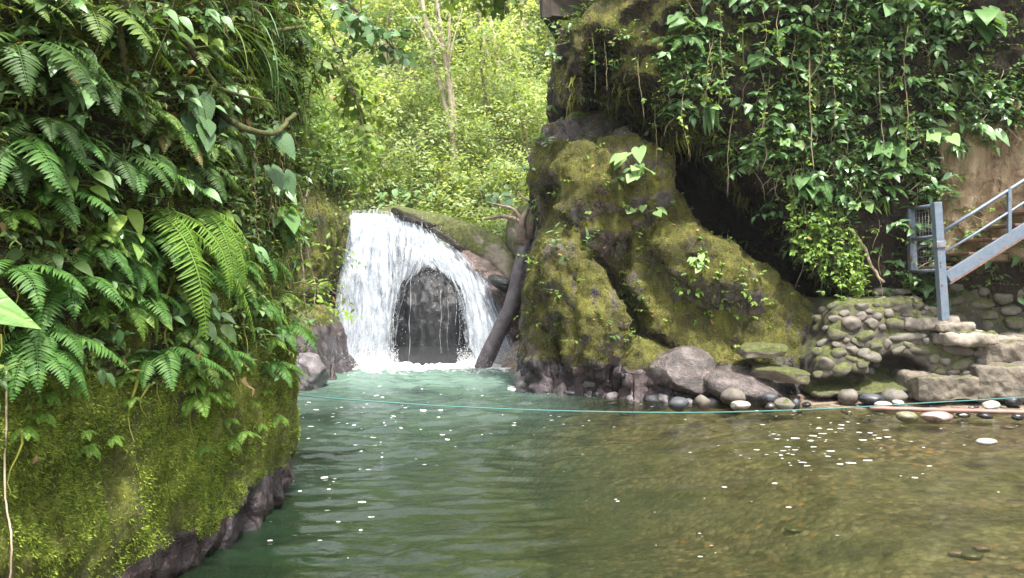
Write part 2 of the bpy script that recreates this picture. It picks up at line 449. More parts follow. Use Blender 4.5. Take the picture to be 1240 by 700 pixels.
def stone_mat(name, cols, rough=.75, moss=0.0, wet=0.0, bump=.02, scale=6, mosscol=(.075, .085, .022), wetline=None):
    s = N(name); v = s.pos(); oi = s.new('ShaderNodeObjectInfo')
    ad = s.new('ShaderNodeVectorMath', operation='ADD'); s.l(v, ad.inputs[0])
    cb = s.new('ShaderNodeCombineXYZ'); s.l(s.math('MULTIPLY', oi.outputs['Random'], 50), cb.inputs[0]); s.l(cb.outputs[0], ad.inputs[1]); v = ad.outputs[0]
    n1 = s.noise(scale, 6, .65, v, .3); n2 = s.noise(scale*9, 4, .7, v)
    st = [(.28+.44*i/(len(cols)-1), c) for i, c in enumerate(cols)]
    col = s.ramp(n1, st); col = s.mix(s.rng(n2, .35, .75, 0, .45), col, s.mix(1.0, col, (.5, .48, .45), 'MULTIPLY'))
    ro = rough
    f = None
    if moss:
        mo = s.math('ADD', s.math('MULTIPLY', s.nz(), .3), s.noise(scale*.5, 5, .65, v))
        f = s.rng(mo, .95-moss*.6, 1.05-moss*.6)
        mc = s.ramp(s.noise(scale*5, 4, .7, v), [(.3, tuple(c*.3 for c in mosscol)), (.55, mosscol), (.75, tuple(c*1.9 for c in mosscol))])
        col = s.mix(f, col, mc)
    if wetline is not None:
        z = s.math('ADD', s.xyz()['Z'], s.math('MULTIPLY', s.math('SUBTRACT', n1, .5), .12))
        wf = s.rng(z, wetline, wetline+.06, 1, 0)
        col = s.mix(wf, col, s.mix(1.0, col, (.4, .37, .38), 'MULTIPLY')); ro = s.rng(wf, 0, 1, rough, .22)
    if wet: ro = s.rng(n1, .3, .7, rough-wet*.35, rough-wet*.55)
    if f is not None: ro = s.math('MAXIMUM', ro, s.math('MULTIPLY', f, .9))
    h = s.math('ADD', s.math('MULTIPLY', n1, .7), s.math('MULTIPLY', n2, .25))
    return s.done(s.pbr(col, ro, .5, s.bump(h, bump, 1.0)))

M = {}
M['leaf_dark'] = leaf_mat('leaf_dark', [(.03, .065, .017), (.055, .115, .028), (.085, .16, .04), (.04, .09, .03)], dead=.02)
M['leaf_mid'] = leaf_mat('leaf_mid', [(.07, .125, .03), (.13, .21, .05), (.19, .28, .06), (.1, .17, .055)], dead=.02)
M['leaf_light'] = leaf_mat('leaf_light', [(.13, .23, .045), (.2, .32, .06), (.27, .4, .08), (.15, .28, .08)], dead=.01)
M['leaf_sun_tint'] = leaf_mat('leaf_sun_tint', [(.17, .26, .08), (.32, .42, .17), (.5, .57, .3), (.23, .33, .14), (.6, .65, .42)], trans=.5)  # sunlight and haze of the background woods lifted into the leaf colour
M['leaf_haze_tint'] = leaf_mat('leaf_haze_tint', [(.14, .2, .09), (.27, .36, .18), (.42, .5, .28), (.2, .3, .15)], trans=.5)  # paled and greyed, painting distance haze into the leaf colour
M['leaf_veined'] = leaf_mat('leaf_veined', [(.06, .14, .045), (.09, .2, .06), (.14, .27, .1)], rough=.4, spec=.4, trans=.3, veins=True)
M['leaf_glossy'] = leaf_mat('leaf_glossy', [(.07, .16, .055), (.12, .24, .09), (.18, .31, .14)], rough=.3, spec=.6, trans=.25)
M['leaf_dusky'] = leaf_mat('leaf_dusky', [(.045, .1, .045), (.06, .13, .055), (.08, .15, .065)], rough=.45, trans=.2, veins=True)
M['leaf_pale'] = leaf_mat('leaf_pale', [(.14, .27, .1), (.22, .38, .14), (.3, .44, .2)], rough=.4, trans=.3)
M['fern_bright'] = leaf_mat('fern_bright', [(.1, .2, .03), (.15, .28, .045), (.22, .36, .065)], trans=.4)
M['fern_green'] = leaf_mat('fern_green', [(.05, .14, .03), (.08, .19, .04), (.12, .24, .055)], trans=.35)
M['fern_dry'] = leaf_mat('fern_dry', [(.2, .2, .07), (.3, .28, .12), (.34, .24, .12)], trans=.3)
M['leaf_dead'] = leaf_mat('leaf_dead', [(.2, .09, .04), (.3, .17, .09), (.36, .25, .14)], trans=.1, rough=.7)
M['leaf_yellow'] = leaf_mat('leaf_yellow', [(.45, .38, .1), (.5, .45, .18)], trans=.3)
M['leaf_front'] = leaf_mat('leaf_front', [(.15, .3, .09), (.18, .33, .11)], trans=.25, rough=.4, veins=True)
mossA = [(.03, .032, .008), (.11, .125, .02), (.24, .265, .035), (.4, .42, .06)]
mossB = [(.018, .018, .006), (.075, .075, .018), (.185, .18, .035), (.34, .33, .07)]
M['cliffL'] = cliff_mat('left_cliff_rock', mossA, (.03, .022, .014), 0)
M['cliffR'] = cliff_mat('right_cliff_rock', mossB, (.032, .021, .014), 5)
M['ledge'] = cliff_mat('ledge_rock', mossB, (.06, .05, .03), 9)
def moss_tuft_mat(name, cols):
    s = N(name); g = s.new('ShaderNodeNewGeometry')
    n = s.noise(4, 4); n2 = s.noise(.9, 3)
    r = s.math('ADD', s.math('MULTIPLY', g.outputs['Random Per Island'], .4), s.math('ADD', s.math('MULTIPLY', n, .45), s.math('MULTIPLY', n2, .25)))
    col = s.ramp(r, [(.3, cols[0]), (.48, cols[1]), (.62, cols[2]), (.8, cols[3])])
    pn = s.noise(2.6, 5, .65, s.pos((1, 1, .6)), .5); col = s.mix(s.rng(pn, .54, .66, 0, .6), col, (.12, .095, .035))
    p = s.pbr(col, .8, .2)
    t = s.new('ShaderNodeBsdfTranslucent'); s.l(col, t.inputs['Color'])
    m = s.new('ShaderNodeMixShader'); m.inputs[0].default_value = .3; s.l(p, m.inputs[1]); s.l(t.outputs[0], m.inputs[2])
    return s.done(m.outputs[0])
M['mossL'] = moss_tuft_mat('moss_bright', [(.05, .06, .014), (.14, .2, .03), (.27, .36, .05), (.44, .52, .1)])
M['mossR'] = moss_tuft_mat('moss_olive', [(.045, .045, .013), (.15, .155, .032), (.31, .32, .06), (.52, .52, .13)])
M['bark'] = stone_mat('bark', [(.12, .085, .06), (.22, .17, .12), (.32, .26, .2)], .85, scale=9)
M['bark_pale'] = stone_mat('bark_pale', [(.3, .23, .17), (.42, .34, .27), (.55, .47, .4)], .85, scale=9)
M['bark_moss'] = stone_mat('bark_mossy', [(.06, .045, .025), (.12, .09, .05), (.14, .14, .04)], .9, moss=1.1, scale=14)
M['stem'] = stone_mat('green_stem', [(.09, .12, .04), (.14, .16, .06), (.2, .17, .09)], .7, scale=20, bump=.003)
M['vine'] = stone_mat('vine_bark', [(.16, .12, .07), (.28, .22, .13), (.38, .32, .2)], .8, scale=20, bump=.004)
M['log'] = stone_mat('log_wood', [(.05, .042, .05), (.10, .085, .095), (.18, .15, .16)], .6, wet=.25, scale=7, bump=.02)
M['log_root'] = stone_mat('log_root', [(.1, .065, .05), (.2, .14, .11), (.3, .24, .2)], .7, scale=9, bump=.02)
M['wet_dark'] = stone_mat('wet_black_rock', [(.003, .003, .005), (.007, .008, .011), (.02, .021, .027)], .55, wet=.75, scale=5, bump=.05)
M['wet_red'] = stone_mat('wet_red_rock', [(.03, .024, .024), (.1, .066, .055), (.19, .135, .115)], .6, wet=.4, scale=6, bump=.05)
M['wet_grey'] = stone_mat('wet_grey_rock', [(.03, .028, .034), (.09, .08, .088), (.2, .18, .19), (.36, .32, .33)], .55, wet=.5, scale=5, bump=.06)
M['wet_brown'] = stone_mat('wet_brown_rock', [(.03, .026, .028), (.10, .083, .08), (.24, .2, .19)], .5, wet=.5, scale=5, bump=.08, wetline=.12)
M['slab_moss'] = stone_mat('mossy_stone', [(.1, .08, .06), (.2, .17, .13), (.28, .25, .2)], .8, moss=.9, scale=5, bump=.03)
M['slab_tan'] = stone_mat('tan_slab', [(.11, .095, .07), (.21, .185, .14), (.31, .28, .225)], .75, moss=.78, scale=3, bump=.03)
M['wood'] = stone_mat('dark_wood', [(.02, .015, .011), (.05, .038, .028), (.09, .07, .05)], .85, scale=5)
M['twig'] = stone_mat('dry_stick', [(.25, .19, .13), (.38, .3, .22), (.5, .42, .33)], .75, scale=12, bump=.004)
M['mortar'] = stone_mat('mortar', [(.025, .022, .018), (.07, .062, .048), (.16, .14, .11)], .9, moss=.6, scale=5, bump=.03)
M['concrete'] = stone_mat('step_concrete', [(.12, .105, .085), (.27, .235, .195), (.42, .375, .32)], .9, scale=5, bump=.03, moss=.3)
M['sandstone'] = stone_mat('sandstone_block', [(.06, .052, .042), (.15, .128, .1), (.26, .225, .18)], .85, scale=4, bump=.05, moss=.3)
def stonec(nm, a, **k):
    return stone_mat(nm, [tuple(x*.5 for x in a), a, tuple(min(.8, x*1.5) for x in a)], **k)
M['st_grey'] = stonec('grey_stone', (.16, .145, .125), rough=.8, scale=7, bump=.02, moss=.42)
M['st_moss'] = stonec('mossy_cobble', (.13, .12, .09), rough=.85, scale=7, bump=.02, moss=.68, mosscol=(.09, .1, .03))
M['st_brown'] = stonec('brown_stone', (.14, .12, .1), rough=.7, scale=6, bump=.008, wetline=.1)
M['st_dark'] = stonec('slate_stone', (.06, .065, .075), rough=.6, scale=6, bump=.008, wetline=.1)
M['st_pale'] = stonec('pale_stone', (.42, .4, .36), rough=.7, scale=6, bump=.006, wetline=.03)
M['st_pink'] = stonec('pink_stone', (.36, .26, .24), rough=.6, scale=6, bump=.006, wetline=.03)
M['st_olive'] = stonec('olive_stone', (.2, .2, .12), rough=.7, scale=6, bump=.006, wetline=.06)
s = N('grey_blue_paint'); n = s.noise(14, 5); n2 = s.noise(50, 4)
col = s.ramp(n, [(.3, (.11, .145, .19)), (.55, (.15, .19, .245)), (.75, (.19, .23, .29))])
col = s.mix(s.rng(s.math('ADD', s.math('MULTIPLY', n, .6), s.math('MULTIPLY', n2, .5)), .6, .72, 0, .8), col, (.16, .08, .045))
M['paint'] = s.done(s.pbr(col, .45, .5, s.bump(n2, .002, .4)))
s = N('bare_steel'); n = s.noise(20, 5)
M['steel'] = s.done(s.pbr(s.ramp(n, [(.3, (.16, .15, .18)), (.6, (.3, .29, .33)), (.8, (.22, .14, .1))]), .45, .5, metal=.4))
s = N('rusty_edge'); n = s.noise(20, 5)
M['rust'] = s.done(s.pbr(s.ramp(n, [(.3, (.09, .05, .035)), (.7, (.22, .12, .08))]), .8))
s = N('teal_rope'); v = s.new('ShaderNodeTexWave'); v.inputs['Scale'].default_value = 60; s.l(s.pos(), v.inputs['Vector'])
M['rope'] = s.done(s.pbr(s.ramp(v.outputs['Fac'], [(.2, (.02, .09, .09)), (.8, (.08, .23, .21))]), .7))
s = N('reddish_board'); n = s.noise(6, 5, .6, s.pos((.3, 4, 4)))
M['board'] = s.done(s.pbr(s.ramp(n, [(.3, (.14, .08, .065)), (.7, (.3, .18, .15))]), .6, .5, s.bump(n, .004)))
# ---------------------------------------------------------------- terrain
SOLIDS = []   # (V, F) for ray hits and scattering
def add_solid(name, V, F, mat, attrs, kind='structure', **t):
    o = build(name, V, quads=F, mat=mat, attrs=attrs); o['kind'] = kind
    SOLIDS.append((V, F)); return o
def rough(V, Q, seed, big=.22, mid=.09, fine=.03, stria=.04):
    N = vnormals(V, Q)
    d = big*fbm(V, .55, 3, seed)+mid*(fbm(V, 1.9, 3, seed+3, ridge=True)-.2)+stria*fbm(V, 3.2, 3, seed+9, ax=(1, 1, .28))+fine*fbm(V, 9, 3, seed+5)
    return V+N*d[:, None]

# right cliff ------------------------------------------------------------
g = Grid((-.5, 9.6, -1.3), (8.8, 15.6, 7.6), .055)
KB = dict(k=.12, rnd=.45)
g.prism([(690, 700), (690, 300), (720, 60), (760, -200), (1500, -200), (1500, 700)], 14, 14.7, 17, k=.1, rnd=.3)
g.prism([(644, 560), (638, 440), (642, 350), (652, 300), (668, 268), (658, 240), (648, 212), (650, 178), (668, 148), (692, 128), (738, 122), (786, 158), (800, 230), (785, 300), (778, 400), (790, 560)], 11.8, 11.0, 15, tz=.34, k=.1, rnd=.55)
g.prism([(735, 560), (738, 470), (745, 400), (750, 300), (745, 170), (770, 138), (800, 185), (835, 240), (870, 288), (912, 324), (955, 358), (1010, 402), (1040, 445), (1040, 560)], 11.7, 10.5, 15, tz=.47, tx=.03, k=.06, rnd=.32)
g.prism([(735, -260), (726, 8), (704, 30), (684, 44), (682, 70), (692, 95), (712, 108), (735, 80), (752, 118), (778, 128), (800, 162), (862, 168), (884, 215), (918, 272), (950, 318), (1000, 340), (1046, 372), (1062, 560), (1500, 560), (1500, -260)], 11.5, 11.55, 16, tz=-.12, tx=-.06, k=.12, rnd=.4)
g.ell(P(715, 240, 11.5), (.55, .45, .75), .25, rot=.3)            # rounded bulge of the left lobe
g.ell(P(694, 350, 11.4), (.5, .6, .8), .25, rot=.25)
g.ell(P(722, 405, 11.1), (.42, .4, .62), .2, rot=-.5)
g.ell(P(770, 215, 11.75), (.5, .5, .7), .3, rot=.35)
g.ell(P(860, 330, 11.3), (.9, .6, .45), .35, rot=-.6)
g.ell(P(698, 80, 11.5), (.22, .45, .5), .12, rot=.1)
g.ell(P(775, 85, 11.5), (.4, .45, .55), .15)
g.ell(P(664, 240, 11.9), (.26, .8, .40), .04, cut=True, rot=.15)     # dark hollow at its left shoulder
g.ell(P(722, 92, 11.3), (.30, 1.7, .52), .04, cut=True, rot=-.1)
g.ell(P(655, 120, 11.6), (.16, 1.2, .5), .04, cut=True)
g.ell(P(782, 145, 11.6), (.30, 1.8, .60), .05, cut=True, rot=.75)
def cleft(pl, n, yin=.35, k=.04):
    q = np.array([np.interp(np.linspace(0, 1, n), np.linspace(0, 1, len(pl)), [p[j] for p in pl]) for j in range(4)]).T
    for a, b, Y_, r in q: g.ell(P(a, b, Y_+yin*.3), (r, yin+.25, r), k, cut=True)
cleft([(688, 268, 11.85, .04), (705, 300, 11.6, .09), (728, 325, 11.45, .10), (750, 352, 11.3, .13), (768, 380, 11.15, .20), (772, 402, 11.1, .17)], 22, .5)   # diagonal cleft
cleft([(772, 405, 11.1, .12), (800, 412, 10.95, .07), (828, 430, 10.8, .08), (856, 444, 10.65, .09)], 14, .35)
cleft([(757, 212, 11.9, .05), (752, 250, 11.8, .06), (760, 300, 11.6, .05)], 10, .2)
cleft([(700, 425, 11.15, .04), (716, 395, 11.25, .06), (738, 372, 11.3, .05)], 10, .2)
cleft([(640, 385, 11.3, .05), (668, 405, 11.2, .05), (682, 440, 11.1, .05)], 10, .2)
for a, b in ((830, 195), (860, 235), (890, 262), (920, 292), (950, 326), (980, 352), (1015, 382)): g.ell(P(a, b+8, 12.6), (.45, 2.2, .42), .1, cut=True)   # long cave under the overhang
V, Q = g.mesh(); V = relax(V, Q, 1)
V = rough(V, Q, 2.0, .10, .13, .06, .09)
Nq = vnormals(V, Q); jag = (1-np.clip((V[:, 2]-.35)/.25, 0, 1)); V = V+Nq*(jag*.10*fbm(V, 4.2, 3, 31, ridge=True))[:, None]+Nq*(.055*fbm(V, 4.5, 4, 41, ax=(1, 1, .5), ridge=True))[:, None]
px, py = proj(V)
def sstep(x, a, b): t = np.clip((x-a)/(b-a), 0, 1); return t*t*(3-2*t)
def isupper(p, px, py):
    """1 where a point belongs to the planted upper cliff"""
    edge = np.interp(px, [660, 690, 760, 800, 862, 884, 918, 950, 1000, 1045, 1060, 1240], [60, 100, 120, 165, 168, 215, 272, 318, 340, 372, 420, 420])
    return sstep(edge+8-py, -15, 20)
up = isupper(V, px, py)
nv = fbm(V, .8, 3, 4.4)
moss = .66*(1-up)+.40*up+nv*.12
moss += .22*up*sstep(150+40*nv-np.abs(px-770), 0, 100)*(py < 150)
Nd = vnormals(V, Q)
moss -= .8*sstep(-Nd[:, 2], .15, .5)+1.2*sstep(V[:, 1], 12.5, 12.9)+1.2*sstep(V[:, 1], 11.55, 11.9)*(V[:, 2] > 3.75)  # no moss on undersides, cave and hollows: their shade painted darker
moss -= .6*(1-sstep(V[:, 2]+.18*fbm(V, 2, 3, 8), .28, .5))                          # bare wet rock by the water
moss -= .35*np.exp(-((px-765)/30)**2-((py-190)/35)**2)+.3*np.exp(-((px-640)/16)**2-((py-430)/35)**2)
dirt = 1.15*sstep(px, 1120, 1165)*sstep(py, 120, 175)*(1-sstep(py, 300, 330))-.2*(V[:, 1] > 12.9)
wet = 1-sstep(V[:, 2]+.15*nv, .35, .6)
CR_V, CR_F = V, Q
add_solid('right_cliff', V, Q, M['cliffR'], dict(moss=moss, dirt=dirt, wet=wet, soil=np.clip(up+sstep(V[:, 1], 12.5, 13.5), 0, 1)))  # soil on the planted cliff; its dark tone also paints shade inside the cave

# left cliff -------------------------------------------------------------
g = Grid((-5.6, -2.5, -1.3), (-.8, 10.2, 6.6), .045)
xf = np.interp(g.Y, [-3, 0, 3.2, 4.4, 6.0, 7], [-3.1, -2.85, -2.12, -1.8, -1.66, -1.66])
zz = np.interp(g.Z, [-1.3, -.1, .15, .6, 1.0, 1.35, 1.8, 2.4, 4, 6.6], [-.25, -.13, -.02, .05, .07, .05, 0, .02, .18, .3])
a = g.X-(xf+zz)
b = np.broadcast_to(g.Y-(6.15+.1*np.sin(g.Z*3)), a.shape)
f1 = smax(a, b, .35)
f2 = g.X-(-2.75-.12*(g.Y-6))+0*g.Z
g.F = smin(f1, f2, .2).astype(np.float32)
g.F = np.maximum(g.F, g.Y-9.9).astype(np.float32); g.F = np.maximum(g.F, -g.X-5.5).astype(np.float32); g.F = np.maximum(g.F, g.Z-6.4).astype(np.float32); g.F = np.maximum(g.F, -2.4-g.Y).astype(np.float32)
V, Q = g.mesh(); V = relax(V, Q, 1)
V = rough(V, Q, 7.0, .13, .08, .035, .055)
Nq = vnormals(V, Q); V = V+Nq*(.03*fbm(V, 7, 3, 44, ax=(1, 1, .45), ridge=True)+.10*(1-np.clip((V[:, 2]-.1)/.3, 0, 1))*fbm(V, 4, 4, 31, ridge=True))[:, None]
vegz = 1.05+.12*fbm(V, .9, 3, 5.5)
moss = .72+.16*fbm(V, 1.2, 3, 6.1)-.30*sstep(V[:, 2], vegz+.0, vegz+.4)
moss -= .75*(1-sstep(V[:, 2]+.3*fbm(V, 2.0, 3, 8)-.09*np.clip(V[:, 1]-4.4, -1, 2), .10, .26))+.18*np.exp(-((V[:, 1]-4)/.6)**2-((V[:, 2]-.95)/.25)**2)
wet = 1-sstep(V[:, 2], .2, .5)
CL_V, CL_F = V, Q
add_solid('left_cliff', V, Q, M['cliffL'], dict(moss=moss, dirt=0*wet, wet=wet, soil=sstep(V[:, 2], .9, 1.2)))

# ledge and far left cliff round the fall ---------------------------------
g = Grid((-9, 10.8, -1.3), (2.2, 19.5, 6.0), .06)
g.prism([(100, 600), (100, -60), (250, -60), (314, 60), (356, 150), (382, 232), (404, 262), (404, 290), (390, 340), (372, 400), (360, 450), (356, 600)], 14.6, 14.0, 19.3, tx=-.25, x0=-3.2, k=.15, rnd=.5)
g.prism([(278, 600), (308, 460), (323, 400), (340, 378), (356, 392), (370, 425), (383, 450), (394, 474), (398, 600)], 11.8, 11.4, 14.5, tz=.4, k=.15, rnd=.3)
g.prism([(340, 600), (380, 440), (410, 275), (470, 268), (510, 288), (560, 305), (600, 340), (632, 420), (650, 600)], 15.6, 15.7, 19.3, tz=.12, k=.15, rnd=.3)
g.prism([(560, 600), (575, 420), (590, 345), (640, 320), (700, 320), (700, 600)], 16.4, 16.2, 19.3, k=.15, rnd=.3)
V, Q = g.mesh(); V = relax(V, Q, 2); V = rough(V, Q, 4.0, .16, .08, .03, .05)
px, py = proj(V)
moss = .62+.12*fbm(V, 1, 3, 3)-.5*(1-sstep(V[:, 2]+.2*fbm(V, 1.3, 2, 9), .55, .95))-.7*sstep(px, 425, 440)*(1-sstep(px, 640, 660))
add_solid('waterfall_ledge', V, Q, M['ledge'], dict(moss=moss, dirt=0*moss, wet=1-sstep(V[:, 2], .5, 1.1)+.8*sstep(px, 425, 440), soil=0*moss))
LG_V, LG_F = V, Q

# ground: one sheet with the river bed, banks and the wooded slopes ---------
def axis(c, half, n, far):
    t = np.linspace(-1, 1, n); return c+half*t+far*np.sign(t)*np.maximum(np.abs(t)-.55, 0)**2.6/(.45**2.6)
def gheight(x, y):
    p = np.stack([x, y, 0*x], -1)
    n = fbm(p, .6, 4, 2.0); n2 = fbm(p, .12, 3, 7.0)
    sh = np.interp(x, [-6, -1, .5, 2.5, 4, 7, 12], [16.5, 16.5, 12.0, 10.5, 9.85, 9.6, 9.2])+.25*n       # where the bed meets the shore
    d = y-sh
    bed = np.where(d < 0, -.02+d*np.interp(x, [-2, 0, 3, 7], [.5, .34, .12, .07]), d*.13)
    bed = np.maximum(bed, np.interp(x, [-2, 0, 3, 7], [-1.5, -1.1, -.62, -.42]))+.06*n
    bed = np.where(d > 0, np.minimum(bed, .35), bed)
    up = sstep(y, 16.5, 19.0)
    hill = 2.3+.44*np.maximum(y-19.5, 0)**.98+1.2*n2*np.clip((y-19)/8, 0, 1)+.25*np.abs(x+1)*np.clip((y-20)/6, 0, 1)
    z = bed*(1-up)+hill*up
    r = sstep(x, .8, 2.4)*sstep(y, 14.2, 16); z = z*(1-r)+r*(np.maximum(6.2+.3*n, hill+2.5))
    r = sstep(x, 8.2, 9.5); z = z*(1-r)+r*(4+.5*(x-9)+n2)
    l = sstep(-x, 5.3, 6.4)*(1-sstep(y, 10, 11)); z = z*(1-l)+l*(5.5+.4*(-x-6)+n2)
    l = sstep(-x, 4.6, 5.6)*sstep(y, 15.2, 16.5); z = z*(1-l)+l*(np.maximum(3.8+.4*(-x-5)+n, hill))
    return np.minimum(z, 36+0*z)
ax_, ay_ = axis(1, 12, 420, 110), axis(9, 16, 480, 105)
X, Y = np.meshgrid(ax_, ay_, indexing='ij'); Z = gheight(X, Y)
V = np.stack([X, Y, Z], -1).reshape(-1, 3); nx, ny = X.shape
i = np.arange(nx-1)[:, None]*ny+np.arange(ny-1)[None]; Q = np.stack([i, i+ny, i+ny+1, i+1], -1).reshape(-1, 4)
s = N('ground_soil_and_gravel'); v = s.pos(); oz = s.xyz()
vo = s.vor(16, v, out='Color'); vd = s.vor(16, v); n1 = s.noise(.9, 5, .6, v); n2 = s.noise(9, 5, .65, v)
sp = s.new('ShaderNodeSeparateColor'); s.l(vo, sp.inputs[0])
grav = s.ramp(sp.outputs[0], [(0, (.06, .045, .03)), (.4, (.15, .115, .075)), (.7, (.25, .2, .14)), (.93, (.3, .25, .19)), (1, (.42, .2, .07))])
grav = s.mix(s.rng(vd, .3, .8, 0, .6), grav, (.05, .04, .025))
mud = s.ramp(n2, [(.3, (.05, .045, .028)), (.5, (.12, .108, .068)), (.7, (.23, .21, .135))])
bedc = s.mix(s.rng(n1, .42, .6), mud, grav); bedc = s.mix(s.rng(s.noise(1.9, 5, .65, v, .6), .44, .62, 0, .75), bedc, s.mix(1.0, bedc, (.3, .3, .28), 'MULTIPLY'))
bank = s.ramp(n2, [(.3, (.12, .09, .07)), (.55, (.26, .2, .155)), (.75, (.38, .3, .24))])
bank = s.mix(s.rng(sp.outputs[1], .4, .7, 0, .7), bank, grav)
c1 = s.mix(s.rng(oz['Z'], -.04, .05), bedc, bank)
hillc = s.ramp(n2, [(.35, (.03, .035, .012)), (.6, (.07, .08, .02)), (.75, (.12, .12, .04))])
c1 = s.mix(s.rng(oz['Z'], .7, 1.6), c1, hillc)
hh = s.math('SUBTRACT', n2, s.math('MULTIPLY', vd, .6))
m_ = s.done(s.pbr(c1, s.rng(oz['Z'], .02, .2, .35, .9), .4, s.bump(hh, .03, 1)))
o = build('ground', V, quads=Q, mat=m_); o['kind'] = 'structure'
GR_V, GR_F = V, Q
SOLIDS.append((V, Q))

# ---------------------------------------------------------------- water
FC = np.array([W(430, 441).x, 15.0]); 
def waterz(x, y):
    p = np.stack([x, y, 0*x], -1)
    fx, fy = x-(-1.6), y-15.2
    r = np.sqrt(fx*fx+fy*fy)
    q = np.stack([np.arctan2(fx, -fy)*3.0, r, 0*x], -1)                  # crests run across, away from the fall
    calm = np.interp(x, [-2, .3, 2.5, 8], [2.3, 2.0, .65, .75])+.9*np.clip((y-11)/4, 0, 1)*(x < 1)
    near = np.clip((y-1.5)/3, .5, 1)
    mod = .65+.7*fbm(p, .45, 2, 3)
    w = .022*fbm(q, 1.0, 2, 1.0)+.040*fbm(q*[1, 1.8, 1]+.3*fbm(p, 1.0, 2, 8)[..., None], 2.0, 2, 2.0)+.018*fbm(p, 4.5, 3, 4.0, ax=(.5, 1.3, 1))
    boil = .05*fbm(p, 2.6, 4, 6.0, ridge=True)*np.clip((y-12.6)/2.2, 0, 1)**1.5*(x < .8)
    return w*calm*near*mod+boil
ys = np.concatenate([np.linspace(-14, .6, 30)[:-1], .6+(16.6-.6)*np.linspace(0, 1, 620)**1.12]); xs = np.concatenate([np.linspace(-6, -3.6, 20)[:-1], np.linspace(-3.6, 8.2, 520), np.linspace(8.2, 13, 10)[1:]])
X, Y = np.meshgrid(xs, ys, indexing='ij'); Z = waterz(X, Y)
V = np.stack([X, Y, Z], -1).reshape(-1, 3); nx, ny = X.shape
i = np.arange(nx-1)[:, None]*ny+np.arange(ny-1)[None]; Q = np.stack([i, i+ny, i+ny+1, i+1], -1).reshape(-1, 4)
px, py = proj(V); x, y = V[:, 0], V[:, 1]
x_ = x+1.3*fbm(V, .55, 3, 12)+.12*(y-6)
deep = np.interp(x_, [-2.2, -.3, .8, 2.2, 6], [.84, .76, .52, .28, .12])*sstep(y, 1, 5)*.5+np.interp(x_, [-2.2, -.3, .8, 2.2, 6], [.84, .76, .52, .28, .12])*.5
deep = np.maximum(deep, .95*sstep(y, 8.5, 12.5)*(1-sstep(x, .2, 2.0)))
deep *= np.where((x > -.6) | (y > 4.6), 1, .75)
milk = (.12*sstep(y, 5, 8)+.88*sstep(y, 7.5, 13.5))*(1-sstep(x, .3, 1.6))  # milky by the fall; mid-pool part paints silver reflections into the water colour
foam = np.clip((y-13.1)/1.9, 0, 1)**1.4*(1-sstep(x, .2, .9))+.25*sstep(y, 10.5, 13.5)*(1-sstep(x, .2, 1.0))
foam = np.maximum(foam, .55*np.exp(-((py-(470+.06*(px-620)))/5)**2)*(px > 615)*(px < 860))
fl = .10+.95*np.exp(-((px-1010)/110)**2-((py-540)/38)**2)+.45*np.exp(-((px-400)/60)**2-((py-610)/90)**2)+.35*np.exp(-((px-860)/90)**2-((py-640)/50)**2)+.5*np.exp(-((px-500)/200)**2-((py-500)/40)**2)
s = N('river_water'); v = s.pos()
deepA, milk_silverA, foamA, flA = s.attr('deep'), s.attr('milk'), s.attr('foam'), s.attr('fleck')
bn = s.noise(22, 3, .6, s.pos((.7, 1.6, 1))); nb = s.bump(bn, .005, .6)
body = s.mix(milk_silverA, s.mix(s.rng(s.xyz()['X'], -1, 2.5), (.013, .027, .014), (.034, .04, .018)), (.13, .2, .17))
dn = s.noise(1.2, 4, .6, s.pos((.6, 1.6, 1)))
body = s.mix(s.rng(dn, .35, .65, 0, .6), body, s.mix(1.0, body, (.5, .62, .55), 'MULTIPLY'))
df = s.new('ShaderNodeBsdfDiffuse'); s.l(body, df.inputs['Color'])
tr = s.new('ShaderNodeBsdfTransparent'); tr.inputs['Color'].default_value = (.86, .88, .68, 1)
m1 = s.new('ShaderNodeMixShader'); s.l(deepA, m1.inputs[0]); s.l(tr.outputs[0], m1.inputs[1]); s.l(df.outputs[0], m1.inputs[2])
gl = s.new('ShaderNodeBsdfGlossy'); gl.inputs['Roughness'].default_value = .03; s.l(nb, gl.inputs['Normal'])
fr = s.new('ShaderNodeFresnel'); fr.inputs['IOR'].default_value = 1.34; s.l(nb, fr.inputs['Normal'])
m2 = s.new('ShaderNodeMixShader'); s.l(fr.outputs[0], m2.inputs[0]); s.l(m1.outputs[0], m2.inputs[1]); s.l(gl.outputs[0], m2.inputs[2])
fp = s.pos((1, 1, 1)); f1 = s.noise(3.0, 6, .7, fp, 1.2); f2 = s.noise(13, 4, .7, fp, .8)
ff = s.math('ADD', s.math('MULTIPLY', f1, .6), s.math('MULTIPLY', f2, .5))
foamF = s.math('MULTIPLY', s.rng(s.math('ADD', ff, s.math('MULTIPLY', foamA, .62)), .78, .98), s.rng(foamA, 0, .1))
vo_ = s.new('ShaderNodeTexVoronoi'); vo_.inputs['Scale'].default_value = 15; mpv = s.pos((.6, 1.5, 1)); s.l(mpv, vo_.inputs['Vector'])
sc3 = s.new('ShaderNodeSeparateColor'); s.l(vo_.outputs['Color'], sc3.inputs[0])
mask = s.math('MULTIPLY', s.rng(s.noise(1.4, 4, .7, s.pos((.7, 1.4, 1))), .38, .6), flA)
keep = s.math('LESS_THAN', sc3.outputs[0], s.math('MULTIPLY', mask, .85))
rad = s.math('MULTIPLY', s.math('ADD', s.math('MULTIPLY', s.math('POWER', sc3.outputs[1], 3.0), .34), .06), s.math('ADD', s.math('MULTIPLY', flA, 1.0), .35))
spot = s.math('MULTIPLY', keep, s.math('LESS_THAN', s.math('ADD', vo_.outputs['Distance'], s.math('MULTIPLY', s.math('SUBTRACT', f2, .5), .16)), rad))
fmx = s.math('MAXIMUM', foamF, spot)
